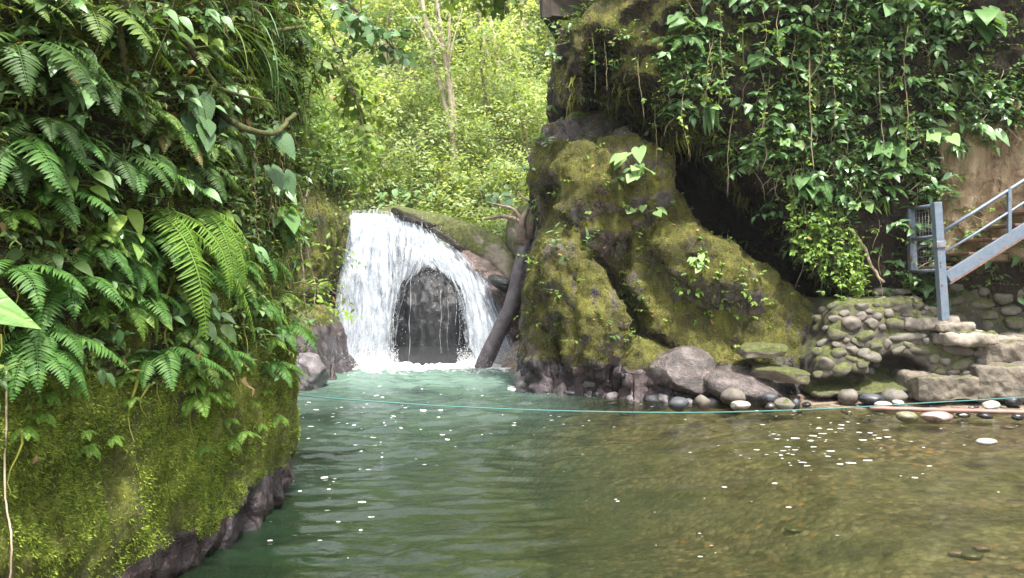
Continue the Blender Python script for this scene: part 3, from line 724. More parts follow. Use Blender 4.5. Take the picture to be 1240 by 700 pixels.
fd = s.pbr((.82, .84, .83), .55, .4)
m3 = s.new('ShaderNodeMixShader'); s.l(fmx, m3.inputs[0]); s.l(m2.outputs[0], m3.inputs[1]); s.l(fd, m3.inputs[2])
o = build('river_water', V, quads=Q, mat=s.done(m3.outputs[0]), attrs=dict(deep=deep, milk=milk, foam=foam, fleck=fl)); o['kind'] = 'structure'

# ---------------------------------------------------------------- waterfall
def sheet(name, off, seed, dens, mat, nu=260, nv=200, amp=.05, drop=0.0):
    # streamlines: start (lip), two controls, end, each across u
    us = [0, .1, .22, .34, .43, .485, .5, .515, .55, .62, .74, .87, 1]
    st = [(418, 262, 16.2), (428, 259, 16.2), (448, 258, 16.3), (468, 260, 16.3), (486, 266, 16.2), (500, 272, 16.2), (506, 276, 16.2), (512, 280, 16.2), (522, 287, 16.2), (536, 297, 16.2), (556, 311, 16.1), (576, 332, 16.1), (590, 352, 16.1)]
    c1 = [(414, 285, 15.75), (428, 282, 15.7), (450, 282, 15.7), (474, 285, 15.7), (494, 290, 15.65), (508, 297, 15.5), (514, 300, 15.4), (522, 302, 15.4), (534, 305, 15.5), (550, 312, 15.6), (570, 328, 15.7), (588, 350, 15.8), (602, 372, 15.9)]
    c2 = [(402, 340, 15.45), (422, 340, 15.35), (448, 338, 15.35), (472, 335, 15.3), (490, 328, 15.15), (508, 320, 14.85), (516, 316, 14.8), (526, 317, 14.8), (545, 328, 14.95), (568, 350, 15.2), (586, 370, 15.4), (604, 388, 15.5), (616, 400, 15.6)]
    en = [(390, 441, 15.1), (414, 443, 15.0), (442, 443, 15.0), (464, 443, 14.95), (476, 443, 14.8), (480, 362, 14.7), (506, 329, 14.62), (540, 332, 14.62), (564, 375, 14.75), (572, 441, 14.9), (598, 441, 15.0), (616, 440, 15.2), (634, 440, 15.4)]
    A = [np.array([tuple(P(*p)) for p in L_]) for L_ in (st, c1, c2, en)]
    for a in A[3:]: pass
    U = np.linspace(0, 1, nu)
    def itp(a): return np.stack([np.interp(U, us, a[:, k]) for k in range(3)], -1)
    B = [itp(a) for a in A]
    def sm(a): 
        k = np.array([1, 2, 3, 2, 1])/9; 
        return np.stack([np.convolve(np.pad(a[:, d], 2, mode='edge'), k, 'valid') for d in range(3)], -1)
    B = [sm(sm(b)) for b in B]
    t = np.linspace(0, 1, nv)[None, :, None]
    B = [b[:, None, :] for b in B]
    # quick rise over the lip then free fall
    Pt = (1-t)**3*B[0]+3*t*(1-t)**2*B[1]+3*t*t*(1-t)*B[2]+t**3*B[3]
    # uv in metres
    du = np.concatenate([[0], np.cumsum(np.linalg.norm(np.diff(Pt[:, nv//2], axis=0), axis=1))])
    dv = np.concatenate([np.zeros((nu, 1)), np.cumsum(np.linalg.norm(np.diff(Pt, axis=1), axis=2), axis=1)], 1)
    uvw = np.stack([np.broadcast_to(du[:, None], (nu, nv)), dv, 0*dv], -1)
    w = uvw+.15*fbm(uvw, 1.0, 2, seed)[..., None]*np.array([1, 0, 0])
    d = amp*(fbm(w, 4.0, 3, seed, ax=(1, .16, 1))*1.3+fbm(w, 12, 3, seed+4, ax=(1, .3, 1))*.7)+.05*fbm(w, 1.6, 2, seed+8, ax=(1, .5, 1))
    d = d*np.clip(t[..., 0]*4, .25, 1)
    V = Pt.reshape(-1, 3); i = np.arange(nu-1)[:, None]*nv+np.arange(nv-1)[None]; Q = np.stack([i, i+1, i+nv+1, i+nv], -1).reshape(-1, 4)
    Nn = vnormals(V, Q); Nn[Nn[:, 1] > 0] *= -1
    V = V+Nn*(d.reshape(-1)+off)[:, None]
    edge = np.minimum(U, 1-U)[:, None]*np.ones((1, nv)); 
    # thin veil where the stream ends on the dark boulder
    veil = np.exp(-((U-.525)/.05)**2)[:, None]*sstep(t[..., 0], .55, 1.0)
    cov = (dens*np.clip(edge*12, 0, 1)*(1-1.0*veil)*(1-.25*np.exp(-((U-.42)/.1)**2)[:, None]*sstep(t[..., 0], .1, .3))).reshape(-1)
    thin = (1-sstep(t[..., 0]*np.ones((nu, 1)), .02, .22)).reshape(-1)
    return V, Q, uvw.reshape(-1, 3)[:, :2], cov, thin
s = N('falling_water'); uvn = s.new('ShaderNodeUVMap')
def um(sx, sy, lx=0):
    mp = s.new('ShaderNodeMapping'); mp.inputs['Scale'].default_value = (sx, sy, 1); mp.inputs['Location'].default_value = (lx, 0, 0); s.l(uvn.outputs[0], mp.inputs['Vector']); return mp.outputs[0]
a1 = s.noise(1, 6, .65, um(9, 1.3), .6); a2 = s.noise(1, 5, .7, um(34, 5), .5); a3 = s.noise(1, 3, .6, um(90, 30))
aa = s.math('ADD', s.math('MULTIPLY', a1, .62), s.math('ADD', s.math('MULTIPLY', a2, .38), s.math('MULTIPLY', a3, .12)))
cov = s.attr('cover')
al = s.rng(s.math('ADD', aa, s.math('MULTIPLY', s.math('SUBTRACT', cov, .5), .75)), .46, .80)
cw = s.ramp(aa, [(.40, (.13, .17, .24)), (.52, (.38, .44, .52)), (.62, (.64, .68, .74)), (.74, (.85, .87, .89))])
p = s.pbr(cw, .45, .4, s.bump(aa, .06, .8)); t_ = s.new('ShaderNodeBsdfTranslucent'); s.l(cw, t_.inputs['Color'])
mx = s.new('ShaderNodeMixShader'); mx.inputs[0].default_value = .3; s.l(p, mx.inputs[1]); s.l(t_.outputs[0], mx.inputs[2])
tp = s.new('ShaderNodeBsdfTransparent'); m4 = s.new('ShaderNodeMixShader'); s.l(al, m4.inputs[0]); s.l(tp.outputs[0], m4.inputs[1]); s.l(mx.outputs[0], m4.inputs[2])
wfm = s.done(m4.outputs[0])
vs_, qs_, uvs_, cs_ = [], [], [], []; nn = 0
for off, seed, dens in ((0, 1.0, .86), (.09, 6.0, .56), (.2, 11.0, .34)):
    V, Q, uv_, cv, th = sheet('w', off, seed, dens, None)
    vs_.append(V); qs_.append(Q+nn); uvs_.append(uv_+seed); cs_.append(cv-.1*th); nn += len(V)
FV, FQ = vs_[1], qs_[1]-len(vs_[0])
o = build('waterfall', np.concatenate(vs_), quads=np.concatenate(qs_), mat=wfm, uv=np.concatenate(uvs_), attrs=dict(cover=np.concatenate(cs_))); o['kind'] = 'structure'
# veil of trickles down the face of the dark boulder: built with the spray
s = N('water_spray'); M['spray'] = s.done(s.pbr((.6, .63, .66), .3, .5))
mb = MB(); V0, T0 = ico(1)
def drops(c, r):
    n = len(c); V = (V0[None]*r[:, None, None]*np.array([1, 1, 1.5])+c[:, None]).reshape(-1, 3)
    mb.add(V, (T0[None]+(np.arange(n)*len(V0))[:, None, None]).reshape(-1, 3))
p_, n_ = sample(FV, FQ, 5000)
p_[:, 0] += 20*((proj(p_)[0] > 486)*(proj(p_)[0] < 558)*(proj(p_)[1] > 330)); p_ = p_+rnd3(5000)*np.array([.10, .10, .14])+np.array([0, -.06, 0]); drops(p_[p_[:, 2] > 0], RNG.uniform(.002, .006, (p_[:, 2] > 0).sum()))
k = 5000; u = RNG.random(k); bx = np.where(u < .5, RNG.uniform(-3.5, -2.1, k), RNG.uniform(-1.0, .2, k))
c = np.stack([bx, 14.75-np.abs(RNG.normal(size=k))*.35, np.abs(RNG.normal(size=k))*.16+.01], -1); drops(c, RNG.uniform(.002, .007, k))
mb.build('water_spray', M['spray'])['kind'] = 'stuff'

# thin mist hanging over the foot of the fall
s = N('mist'); pv = s.new('ShaderNodeVolumePrincipled'); pv.inputs['Color'].default_value = (.97, .98, 1, 1); pv.inputs['Density'].default_value = .08; pv.inputs['Anisotropy'].default_value = .2; s.l(pv.outputs[0], s.out.inputs['Volume'])
for a, b, Y_, sz in ((425, 415, 14.6, (.75, .5, .62)), (600, 425, 14.6, (.55, .45, .4)), (520, 440, 14.4, (1.5, .6, .28))):
    V, T = ico(4); V = V*(1+.3*fbm(V, 1.2, 3, a*.1))[:, None]*np.array(sz); o = build('mist', V, tris=T, mat=s.m); o.location = P(a, b, Y_); o['kind'] = 'stuff'
# ---------------------------------------------------------------- boulders, log, stones
def put_rock(name, c, size, mat, seed, label, cat='boulder', group=None, rz=0, ry=0, s=5, **k):
    V, T = rock(size, s=s, seed=seed, **k)
    o = build(name, V, tris=T, mat=mat); o.location = c; o.rotation_euler = (0, ry, rz); tag(o, label, cat, group); 
    R = np.array(o.rotation_euler.to_matrix()); SOLIDS.append((V@R.T+np.array(c), T)); return o
# arch shaped dark boulder inside the fall
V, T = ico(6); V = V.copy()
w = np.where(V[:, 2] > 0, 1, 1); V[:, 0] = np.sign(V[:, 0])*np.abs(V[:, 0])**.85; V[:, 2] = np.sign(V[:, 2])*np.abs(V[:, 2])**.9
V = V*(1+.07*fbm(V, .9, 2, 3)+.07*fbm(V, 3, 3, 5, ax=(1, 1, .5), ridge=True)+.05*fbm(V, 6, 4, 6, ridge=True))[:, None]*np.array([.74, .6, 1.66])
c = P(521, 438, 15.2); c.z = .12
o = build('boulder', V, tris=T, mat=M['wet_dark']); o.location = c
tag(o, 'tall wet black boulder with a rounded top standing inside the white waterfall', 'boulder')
# trickles on it
mb = MB(); rr = np.random.default_rng(5); bv = BVHTree.FromPolygons((V+np.array(c)).tolist(), T.tolist())
for k in range(7):
    x = rr.uniform(-.6, .62); z0 = rr.uniform(1.1, 1.75); pts = []
    if rr.random() < .5: x = np.sign(x)*rr.uniform(.45, .68)
    zend = rr.uniform(.0, .9)
    for z in np.linspace(z0, zend, 26):
        h = bv.ray_cast(Vector((c.x+x+.012*math.sin(z*9+k), 12, z)), Vector((0, 1, 0)))
        if h[0] is not None: pts.append((h[0].x, h[0].y-.008, h[0].z))
    if len(pts) > 5:
        r0 = rr.uniform(.0015, .0045); mb.add(*tube(pts, r0*np.abs(np.sin(np.arange(len(pts))*rr.uniform(.5, 2)+k)), 4))
tr_o = mb.build('trickling_water', M['spray']); tr_o['kind'] = 'structure'

def prism_rock(name, poly, Yr, yf, yb, mat, label, h=.045, seed=1.0, tz=.2, rnd=.25, rg=(.05, .05, .02, .03), cat='boulder', attrs=None, tx=0.0):
    pts = [P(a, b, Yr) for a, b in poly]
    lo = (min(p.x for p in pts)-.35, yf-.5+min(0, tz*4), min(p.z for p in pts)-.35); hi = (max(p.x for p in pts)+.35, yb+.35, max(p.z for p in pts)+.35)
    g = Grid(lo, hi, h); g.prism(poly, Yr, yf, yb, tz=tz, tx=tx, x0=pts[0].x, rnd=rnd, k=.01)
    V, Q = g.mesh(); V = relax(V, Q, 2); V = rough(V, Q, seed, *rg)
    o = build(name, V, quads=Q, mat=mat, attrs=attrs(V) if attrs else None); tag(o, label, cat); SOLIDS.append((V, Q)); return o
prism_rock('boulder', [(440, 262), (446, 250), (470, 244), (520, 252), (570, 268), (606, 285), (626, 318), (622, 352), (600, 330), (560, 303), (520, 283), (485, 268)], 16, 15.95, 17.6, M['slab_tan'], 'long tan slab with a green mossy left end lying over the top of the waterfall', tz=.25, seed=3)
prism_rock('boulder', [(612, 300), (614, 262), (628, 245), (650, 241), (676, 250), (690, 330), (640, 340)], 16.6, 16.3, 18, M['slab_tan'], 'pale rounded boulder above the log, half hidden by the mossy cliff', seed=5, rnd=.4)
prism_rock('boulder', [(553, 320), (562, 306), (590, 318), (618, 340), (632, 420), (612, 402), (585, 365)], 15.9, 15.65, 16.8, M['wet_red'], 'rust red wet rock face between the falling water and the log', seed=6, tz=.15, rg=(.1, .12, .04, .03))
put_rock('boulder', P(608, 344, 15.5), (.30, .3, .15), M['wet_dark'], 9, 'dark wet rock jutting out left of the leaning log', ry=.45)
put_rock('boulder', P(500, 263, 16.35), (.5, .4, .16), M['slab_moss'], 10, 'low dark green mossy rock at the lip of the fall', ry=.35)
# wet rocks along the foot of the right cliff
foot = [((655, 462), (.42, .4, .30), 'wet_grey', 'dark glistening rock at the far left foot of the mossy cliff', 11.75),
        ((712, 463), (.40, .4, .27), 'wet_grey', 'wet lilac grey rock at the waterline left of the pointed one', 11.4),
        ((765, 452), (.36, .4, .42), 'wet_grey', 'pointed wet grey rock under the dark cleft of the cliff', 11.2),
        ((826, 455), (.50, .45, .43), 'wet_brown', 'large rounded pinkish brown wet boulder with a green streak', 10.75),
        ((905, 474), (.62, .5, .34), 'wet_brown', 'broad smooth grey brown slab sloping towards the pebbles', 10.55)]
for k, ((a, b), sz, m, lb, Y_) in enumerate(foot):
    put_rock('boulder', P(a, b, Y_), sz, M[m], 20+k, lb, ry=(.1, -.1, .2, .05, .25)[k], fine=.07, amp=.25)
rr = np.random.default_rng(8)
for k in range(16):
    a = 632+k*15.5+rr.uniform(-4, 4); b = 472+(a-632)*.07+rr.uniform(-1, 3); w_ = rr.uniform(.06, .13)
    o = put_rock('rock', W(a, b, .0), (w_*1.3, w_, w_*.75), M[('wet_dark', 'wet_grey')[k % 2]], 40+k, 'small jagged black wet rock in the row at the foot of the mossy cliff', 'rock', 'jagged wet rocks at the foot of the mossy cliff', rz=rr.uniform(0, 6), s=3, fine=.12)
put_rock('rock', P(921, 424, 10.5), (.36, .3, .11), M['slab_moss'], 61, 'upper flat mossy stone lying on the lower slope above the smooth slab', 'rock', ry=-.04, box_=.6, s=5)
put_rock('rock', P(944, 452, 10.35), (.42, .3, .115), M['slab_moss'], 62, 'lower thick flat mossy stone overhanging the smooth slab', 'rock', ry=.1, box_=.6, s=5)
put_rock('boulder', P(374, 455, 11.7), (.34, .4, .34), M['wet_grey'], 63, 'wet streaked grey rock left of the plunge pool below the fall', ry=.5, fine=.08)

# pebbles and cobbles on the shore: px, py(centre), w, h, mat, label
peb = [(824, 489, 24, 17, 'st_dark', 'round dark brown wet cobble, leftmost on the shore'), (853, 486, 19, 18, 'st_brown', 'tan brown cobble just right of the leftmost dark one'),
 (891, 481, 30, 20, 'st_brown', 'large smooth brown cobble tilted against the grey slab'), (899, 491, 25, 10, 'st_pale', 'flat whitish grey stone in front of the large brown cobble'),
 (910, 483, 14, 8, 'st_olive', 'small greenish stone right of the large brown cobble'), (935, 483, 20, 15, 'st_dark', 'dark olive cobble between the smooth slab and the water'),
 (934, 492, 13, 8, 'st_brown', 'small brown stone in front of the dark olive cobble'), (953, 489, 24, 15, 'st_grey', 'grey brown rough cobble near the middle of the shore'),
 (965, 489, 11, 13, 'st_dark', 'small dark stone touching the grey brown cobble on its right'), (978, 490, 11, 7, 'st_dark', 'tiny dark ring like stone on the gravel before the rubble wall'),
 (1032, 480, 25, 19, 'st_brown', 'round warm brown cobble below the dark hollow of the rubble wall'), (1065, 470, 26, 19, 'st_dark', 'blue grey speckled cobble standing on the slate one'),
 (1060, 484, 28, 14, 'st_dark', 'low black slate cobble under the speckled one'), (1088, 480, 31, 20, 'st_grey', 'big tan grey cobble with a pointed top by the sandstone block'),
 (1073, 490, 20, 7, 'st_pale', 'thin pale stone in front of the black slate cobble'), (1090, 488, 14, 8, 'st_pale', 'small pale grey stone in front of the pointed cobble'),
 (1103, 505, 26, 12, 'st_olive', 'pale yellowish flat stone in the water under the board'), (1142, 506, 36, 12, 'st_pink', 'pinkish flat oval stone in the water under the board'),
 (1205, 491, 20, 10, 'st_pale', 'white rounded stone behind the board near the right edge'), (1232, 486, 21, 12, 'st_dark', 'dark mottled cobble behind the board at the right edge'),
 (1197, 504, 19, 7, 'st_dark', 'flat black stone in front of the board near the right edge'), (1170, 503, 16, 6, 'st_dark', 'low black pebble in front of the board, left of the flat black one'),
 (1236, 505, 14, 8, 'st_dark', 'dark green pebble in the water at the right edge'), (1200, 536, 24, 8, 'st_pale', 'wet whitish stone breaking the surface in the shallows')]
for k, (a, b, w_, h_, m, lb) in enumerate(peb):
    B = W(a, b+h_/2, 0.02 if b > 500 else .05); q = B.y/FPX
    o = put_rock('stone', (B.x, B.y+w_*q*.4, B.z+h_*q*.38), (w_*q*.52, w_*q*.42, h_*q*.55), M[m], 80+k, lb, 'stone', 'loose stones along the shore', s=4, flat=2, amp=.12, fine=.012, ry=rr.uniform(-.15, .15))
n_small = 70
for k in range(n_small):
    a = rr.uniform(860, 1240); b = rr.uniform(484, 501); 
    if a > 1020 and b < 490: b = rr.uniform(490, 500)
    r_ = rr.uniform(.012, .035); z = rr.uniform(.0, .03)
    B = W(a, b, .04); B.z = float(gheight(np.array([B.x]), np.array([B.y]))[0])+r_*.3
    V, T = rock((r_*1.2, r_, r_*.6), s=2, seed=200+k, flat=2, fine=.01)
    o = build('pebble', V, tris=T, mat=M[('st_grey', 'st_brown', 'st_dark', 'st_pale')[k % 4]]); o.location = B
    tag(o, 'thumb sized pebble in the scatter of small pebbles on the gravel shore', 'pebble', 'small pebbles on the gravel shore')
for k, (a, b, c_) in enumerate(((1160, 605, .05), (1178, 607, .06), (1190, 603, .05), (962, 571, .06), (1222, 516, .07), (1193, 640, .06))):
    B = W(a, b, -.05); B.z = float(gheight(np.array([B.x]), np.array([B.y]))[0])+.02
    V, T = rock((c_*1.4, c_, c_*.4), s=3, seed=300+k, flat=1, fine=.01)
    o = build('stone', V, tris=T, mat=M['st_olive' if k % 2 else 'st_pink']); o.location = B
    tag(o, 'orange tinted stone lying under the shallow brown water', 'stone', 'stones on the river bed')

# ---------------------------------------------------------------- leaning log with its torn root crown
t = empty('leaning_log', P(583, 444, 14.2), 0, 'bare purplish grey tree trunk with torn branches leaning across the waterfall', 'log')
O = np.array(t.location)
ax = spline([P(581, 452, 14.1), P(598, 415, 14.2), P(620, 368, 14.35), P(630, 325, 14.5), P(635, 303, 14.6), P(639, 285, 14.7)], 40)
V, T = tube(ax-O, np.interp(np.linspace(0, 1, 40), [0, .5, .8, 1], [.145, .14, .12, .09]), 20, wob=.1, seed=2); build('trunk', V, tris=T, mat=M['log'], parent=t)
for k, (pl, r0, r1) in enumerate((([(639, 290, 14.7), (644, 268, 14.7), (650, 250, 14.8), (660, 226, 14.9)], .12, .03), ([(636, 300, 14.6), (632, 272, 14.6), (640, 252, 14.7), (647, 236, 14.7)], .09, .02),
        ([(643, 285, 14.7), (629, 268, 14.7), (612, 262, 14.8), (598, 264, 15), (586, 266, 15.1)], .07, .015), ([(632, 268, 14.7), (622, 254, 14.7), (606, 249, 14.8), (590, 245, 15)], .045, .012),
        ([(645, 262, 14.7), (642, 246, 14.6), (632, 238, 14.6), (628, 232, 14.6)], .035, .012), ([(650, 262, 14.8), (656, 240, 14.6), (651, 224, 14.5)], .04, .01), ([(642, 300, 14.6), (628, 292, 14.5), (621, 278, 14.5)], .05, .015))):
    q = spline([P(*p) for p in pl], 16); V, T = tube(q-O, np.linspace(r0, r1, 16), 9, wob=.25, seed=k); build('branch', V, tris=T, mat=M['log_root'], parent=t)
# ---------------------------------------------------------------- rubble steps
def hit_solid(px, py, bv):
    h = bv.ray_cast(Vector((0, 0, CAMZ)), ray(px, py)); return h
t = empty('rubble_steps', W(1080, 492, .1), 0, 'short flight of concrete steps on a rounded mossy cobble wall beside the pool', 'steps')
O = np.array(t.location)
pts = [(984, 480), (990, 440), (1008, 410), (1020, 380), (1034, 366), (1130, 362), (1150, 385), (1195, 400), (1200, 425), (1185, 480)]
g = Grid((3.5, 9.5, -.4), (6.9, 12.3, 2.0), .035)
g.prism(pts, 10.2, 9.95, 12.2, tz=.42, rnd=.22, k=.02)
for a, b, r in ((1000, 470, (.3, .6, .10)), (1045, 466, (.4, .7, .12)), (1096, 450, (.36, .9, .2)), (1120, 456, (.2, .7, .16))): g.ell(P(a, b, 9.95), r, .05, cut=True)
V, Q = g.mesh(); V = relax(V, Q, 1); V = rough(V, Q, 12, .05, .06, .03, .02)
build('mortar', V-O, quads=Q, mat=M['mortar'], parent=t); SOLIDS.append((V, Q))
bv = BVHTree.FromPolygons(V.tolist(), Q.tolist())
rr = np.random.default_rng(21); placed = []
big = [(1012, 405, 22, 15), (1030, 392, 24, 20), (1047, 407, 25, 12), (1084, 393, 26, 15), (1098, 408, 46, 13), (1074, 416, 11, 15), (1052, 430, 32, 14), (1020, 447, 26, 16), (1001, 440, 20, 16), (1016, 428, 20, 14), (1032, 424, 15, 12), (1043, 372, 18, 13), (1022, 380, 14, 10), (1055, 392, 16, 14), (1088, 424, 18, 9), (1150, 410, 24, 14), (1160, 424, 38, 15), (1120, 400, 20, 10), (1178, 418, 18, 14), (1112, 424, 30, 12), (1145, 432, 22, 11), (1165, 441, 30, 14)]
cand = list(big)+[(rr.uniform(988, 1195), rr.uniform(366, 472), rr.uniform(9, 20), rr.uniform(7, 13)) for _ in range(900)]
for a, b, w_, h_ in cand:
    if any(((a-c[0])/(w_+c[2])*2)**2+((b-c[1])/(h_+c[3])*2)**2 < .72 for c in placed): continue
    if (a, b, w_, h_) not in big and (b < 366+.06*abs(a-1060) or ((1062 < a < 1130 and 430 < b < 474) or b > 457) or len(placed) > 94): continue
    h = bv.ray_cast(Vector((0, 0, CAMZ)), ray(a, b))
    if h[0] is None or h[1].y > .1 and h[1].z > .85: continue
    placed.append((a, b, w_, h_)); q = h[0].y/FPX
    V1, T1 = rock((w_*q*.52, min(w_, h_)*q*.5, h_*q*.52), s=3, seed=500+len(placed), flat=6, amp=.22, fine=.04, box_=.2)
    th = rr.uniform(-.4, .4); ca, sa = math.cos(th), math.sin(th); V1 = V1@np.array([[ca, 0, sa], [0, 1, 0], [-sa, 0, ca]])
    mk = ['st_moss', 'st_grey', 'st_brown', 'st_grey', 'st_moss', 'st_brown'][rr.integers(6)]
    o = build('stone', V1, tris=T1, mat=M[mk], parent=t); o.location = h[0]-Vector(O)
def wbox(a0, a1, ytop, ybot, Yf, Yb, mat, name, parent, seed, O, bev=.02):
    A = P(a0, ytop, Yf); B = P(a1, ybot, Yf); hh = .022
    g = Grid((A.x-.12, Yf-.12, B.z-.12), (B.x+.12, Yb+.12, A.z+.12), hh)
    dx = np.maximum(A.x-g.X, g.X-B.x); dy = np.maximum(Yf-g.Y, g.Y-Yb); dz = np.maximum(B.z-g.Z, g.Z-A.z)
    g.F = smax(smax(dx, dy, bev), dz, bev).astype(np.float32)+np.zeros(g.shape, np.float32)
    V, Q = g.mesh(); V = rough(V, Q, seed, .04, .07, .03, .02)
    T = np.concatenate([Q[:, [0, 1, 2]], Q[:, [0, 2, 3]]])
    return build(name, V-O, tris=T, mat=mat, parent=parent), V, T
for k, (a0, a1, y0, y1, Yf, Yb, m) in enumerate([(1060, 1128, 349, 357, 11.0, 12.0, 'concrete'), (1030, 1118, 361, 371, 10.75, 11.3, 'concrete'), (1072, 1142, 372, 385, 10.5, 11.1, 'concrete'), (1096, 1162, 384, 398, 10.25, 10.9, 'concrete'),
        (1134, 1180, 392, 404, 10.1, 10.6, 'concrete'), (1146, 1212, 404, 418, 9.95, 10.5, 'concrete')]):
    wbox(a0, a1, y0, y1, Yf, Yb, M[m], 'step', t, 700+k, O, .03)
for k, (a0, a1, y0, y1, Yf, Yb, lb) in enumerate([(1112, 1188, 456, 487, 9.85, 10.6, 'rough brown sandstone block at the water end of the steps'), (1186, 1300, 444, 485, 9.9, 10.8, 'layered sandstone block in the lower right corner of the landing'),
        (1186, 1300, 416, 441, 10.2, 11.0, 'upper sandstone block beneath the end of the landing')]):
    o, V, T = wbox(a0, a1, y0, y1, Yf, Yb, M['sandstone'], 'stone_block', None, 720+k, np.zeros(3), .04); tag(o, lb, 'block'); SOLIDS.append((V, T))
o, V, T = wbox(1200, 1300, 410, 414, 10.4, 11.6, M['concrete'], 'stone_block', None, 731, np.zeros(3)); tag(o, 'thin pale slab forming the path level at the right edge', 'block')

# retaining wall right of the post
t = empty('retaining_wall', P(1200, 410, 11.3), 0, 'shaded wall of mossy rounded stones under the metal staircase', 'wall'); O = np.array(t.location)
g = Grid((5.0, 10.3, .0), (8.3, 12.6, 2.6), .05); g.prism([(1136, 440), (1140, 345), (1165, 338), (1300, 275), (1420, 275), (1420, 440)], 11.0, 10.72, 12.2, tz=.2, rnd=.1, k=.02)
V, Q = g.mesh(); V = rough(V, Q, 15, .04, .05, .03, .02); build('mortar', V-O, quads=Q, mat=M['mortar'], parent=t); SOLIDS.append((V, Q))
bv = BVHTree.FromPolygons(V.tolist(), Q.tolist()); placed = []
for _ in range(600):
    a, b, w_, h_ = rr.uniform(1148, 1290), rr.uniform(320, 410), rr.uniform(16, 34), rr.uniform(12, 19)
    if any(((a-c[0])/(w_+c[2])*2)**2+((b-c[1])/(h_+c[3])*2)**2 < .85 for c in placed) or len(placed) > 46: continue
    h = bv.ray_cast(Vector((0, 0, CAMZ)), ray(a, b))
    if h[0] is None: continue
    placed.append((a, b, w_, h_)); q = h[0].y/FPX
    V1, T1 = rock((w_*q*.52, h_*q*.45, h_*q*.5), s=3, seed=800+len(placed), flat=6, amp=.22, fine=.04, box_=.3)
    o = build('stone', V1, tris=T1, mat=M[['st_moss', 'st_grey', 'st_moss'][rr.integers(3)]], parent=t); o.location = h[0]-Vector(O)

# ---------------------------------------------------------------- metal staircase
p0 = P(1147, 338, 10.05); t = empty('metal_staircase', p0, 0, 'grey blue steel staircase with pipe handrails climbing out of the picture on the right', 'staircase'); O = np.array(t.location)
def PT(a, b, Y): return np.array(tuple(P(a, b, Y)))
sl = (280-338)/(1240-1147)
def on(a, b0, Y, a0=1147): return P(a, b0+sl*(a-a0), Y)
for Yq, nm in ((10.05, 'near'), (10.95, 'far')):
    f = 10.05/Yq
    def X(a, b):    # same real shape shifted back
        v = P(a, b, 10.05); v.y = Yq; return v
    V, T = bar(X(1147, 336), X(1420, 336+sl*273), .05, .145); build('stringer', V-O, tris=T, mat=M['paint'], parent=t, smooth=False)
    if Yq < 10.5:
        V, T = bar(X(1149, 344), X(1420, 344+sl*271), .075, .018); build('stringer_flange', V-O, tris=T, mat=M['rust'], parent=t, smooth=False)
    for (b0, r) in ((277, .022), (304, .017)):
        q = [X(1142, b0+3), X(1180, b0+sl*36+2), X(1420, b0+sl*278)]
        V, T = tube([tuple(v) for v in q], r, 10); build('handrail', V-O, tris=T, mat=M['steel' if Yq > 10.5 else 'paint'], parent=t)
    for a in (1222, 1310, 1398) if Yq < 10.5 else (1208, 1300, 1390):
        V, T = bar(X(a, 336+sl*(a-1147)), X(a, 277+sl*(a-1142)), .045); build('baluster', V-O, tris=T, mat=M['paint'], parent=t, smooth=False)
for k in range(9):
    a = 1160+k*28; v = P(a, 332+sl*(a-1147), 10.05)
    V, T = box(v.x-.13, v.x+.14, 10.09, 10.91, v.z-.02, v.z+.012, .005); build('tread', V-O, tris=T, mat=M['rust'], parent=t, smooth=False)
# gate and its posts
t = empty('gate_post', P(1144, 388, 10.0), 0, 'tall thick grey blue steel post at the foot of the stair rail', 'post'); O = np.array(t.location)
V, T = bar(P(1143, 388, 10.0), P(1133.5, 245, 10.0), .1, .1, .006); build('upright', V-O, tris=T, mat=M['paint'], parent=t, smooth=False)
V, T = bar(P(1137.5, 300, 9.99), P(1137, 292, 9.99), .115, .115, .004); build('clamp_band', V-O, tris=T, mat=M['steel'], parent=t, smooth=False)
for a, b in ((1139, 318), (1139.5, 322), (1141, 345)):
    V, T = ico(2); V = V*.009+np.array(tuple(P(a, b, 9.945))); build('bolt', V-O, tris=T, mat=M['rust'], parent=t)
t = empty('metal_gate', P(1105, 330, 10.8), 0, 'small steel gate with wire mesh at the top of the rubble steps', 'gate'); O = np.array(t.location)
g0, g1 = (1102, 253), (1105.5, 329)
V, T = bar(P(*g1, 10.8), P(*g0, 10.8), .09); build('frame_post', V-O, tris=T, mat=M['paint'], parent=t, smooth=False)
for y0, y1, r in ((253, 248.5, .026), (290, 286, .024), (328.5, 327.5, .022)):
    V, T = tube([tuple(P(1103, y0, 10.8)), tuple(P(1135, y1, 10.12))], r, 10); build('rail', V-O, tris=T, mat=M['paint'], parent=t)
mb = MB()
for k in range(1, 9):
    s_ = k/9; mb.add(*tube([PT(1102+33*s_, 253-4.5*s_, 10.8-.68*s_), PT(1105.5+30*s_, 329-1*s_, 10.8-.68*s_)], .0018, 4))
for k in range(1, 13):
    s_ = k/13; mb.add(*tube([PT(1102+3*s_, 253+76*s_, 10.8), PT(1135+1*s_, 248.5+79*s_, 10.12)], .0018, 4))
V, T = mb.get(); build('wire_mesh', V-O, tris=T, mat=M['steel'], parent=t)
for a, b in ((1102, 275), (1104, 312)):
    V, T = tube([PT(a-1, b-4, 10.74), PT(a-1, b+4, 10.74)], .02, 8); build('hinge', V-O, tris=T, mat=M['rust'], parent=t)

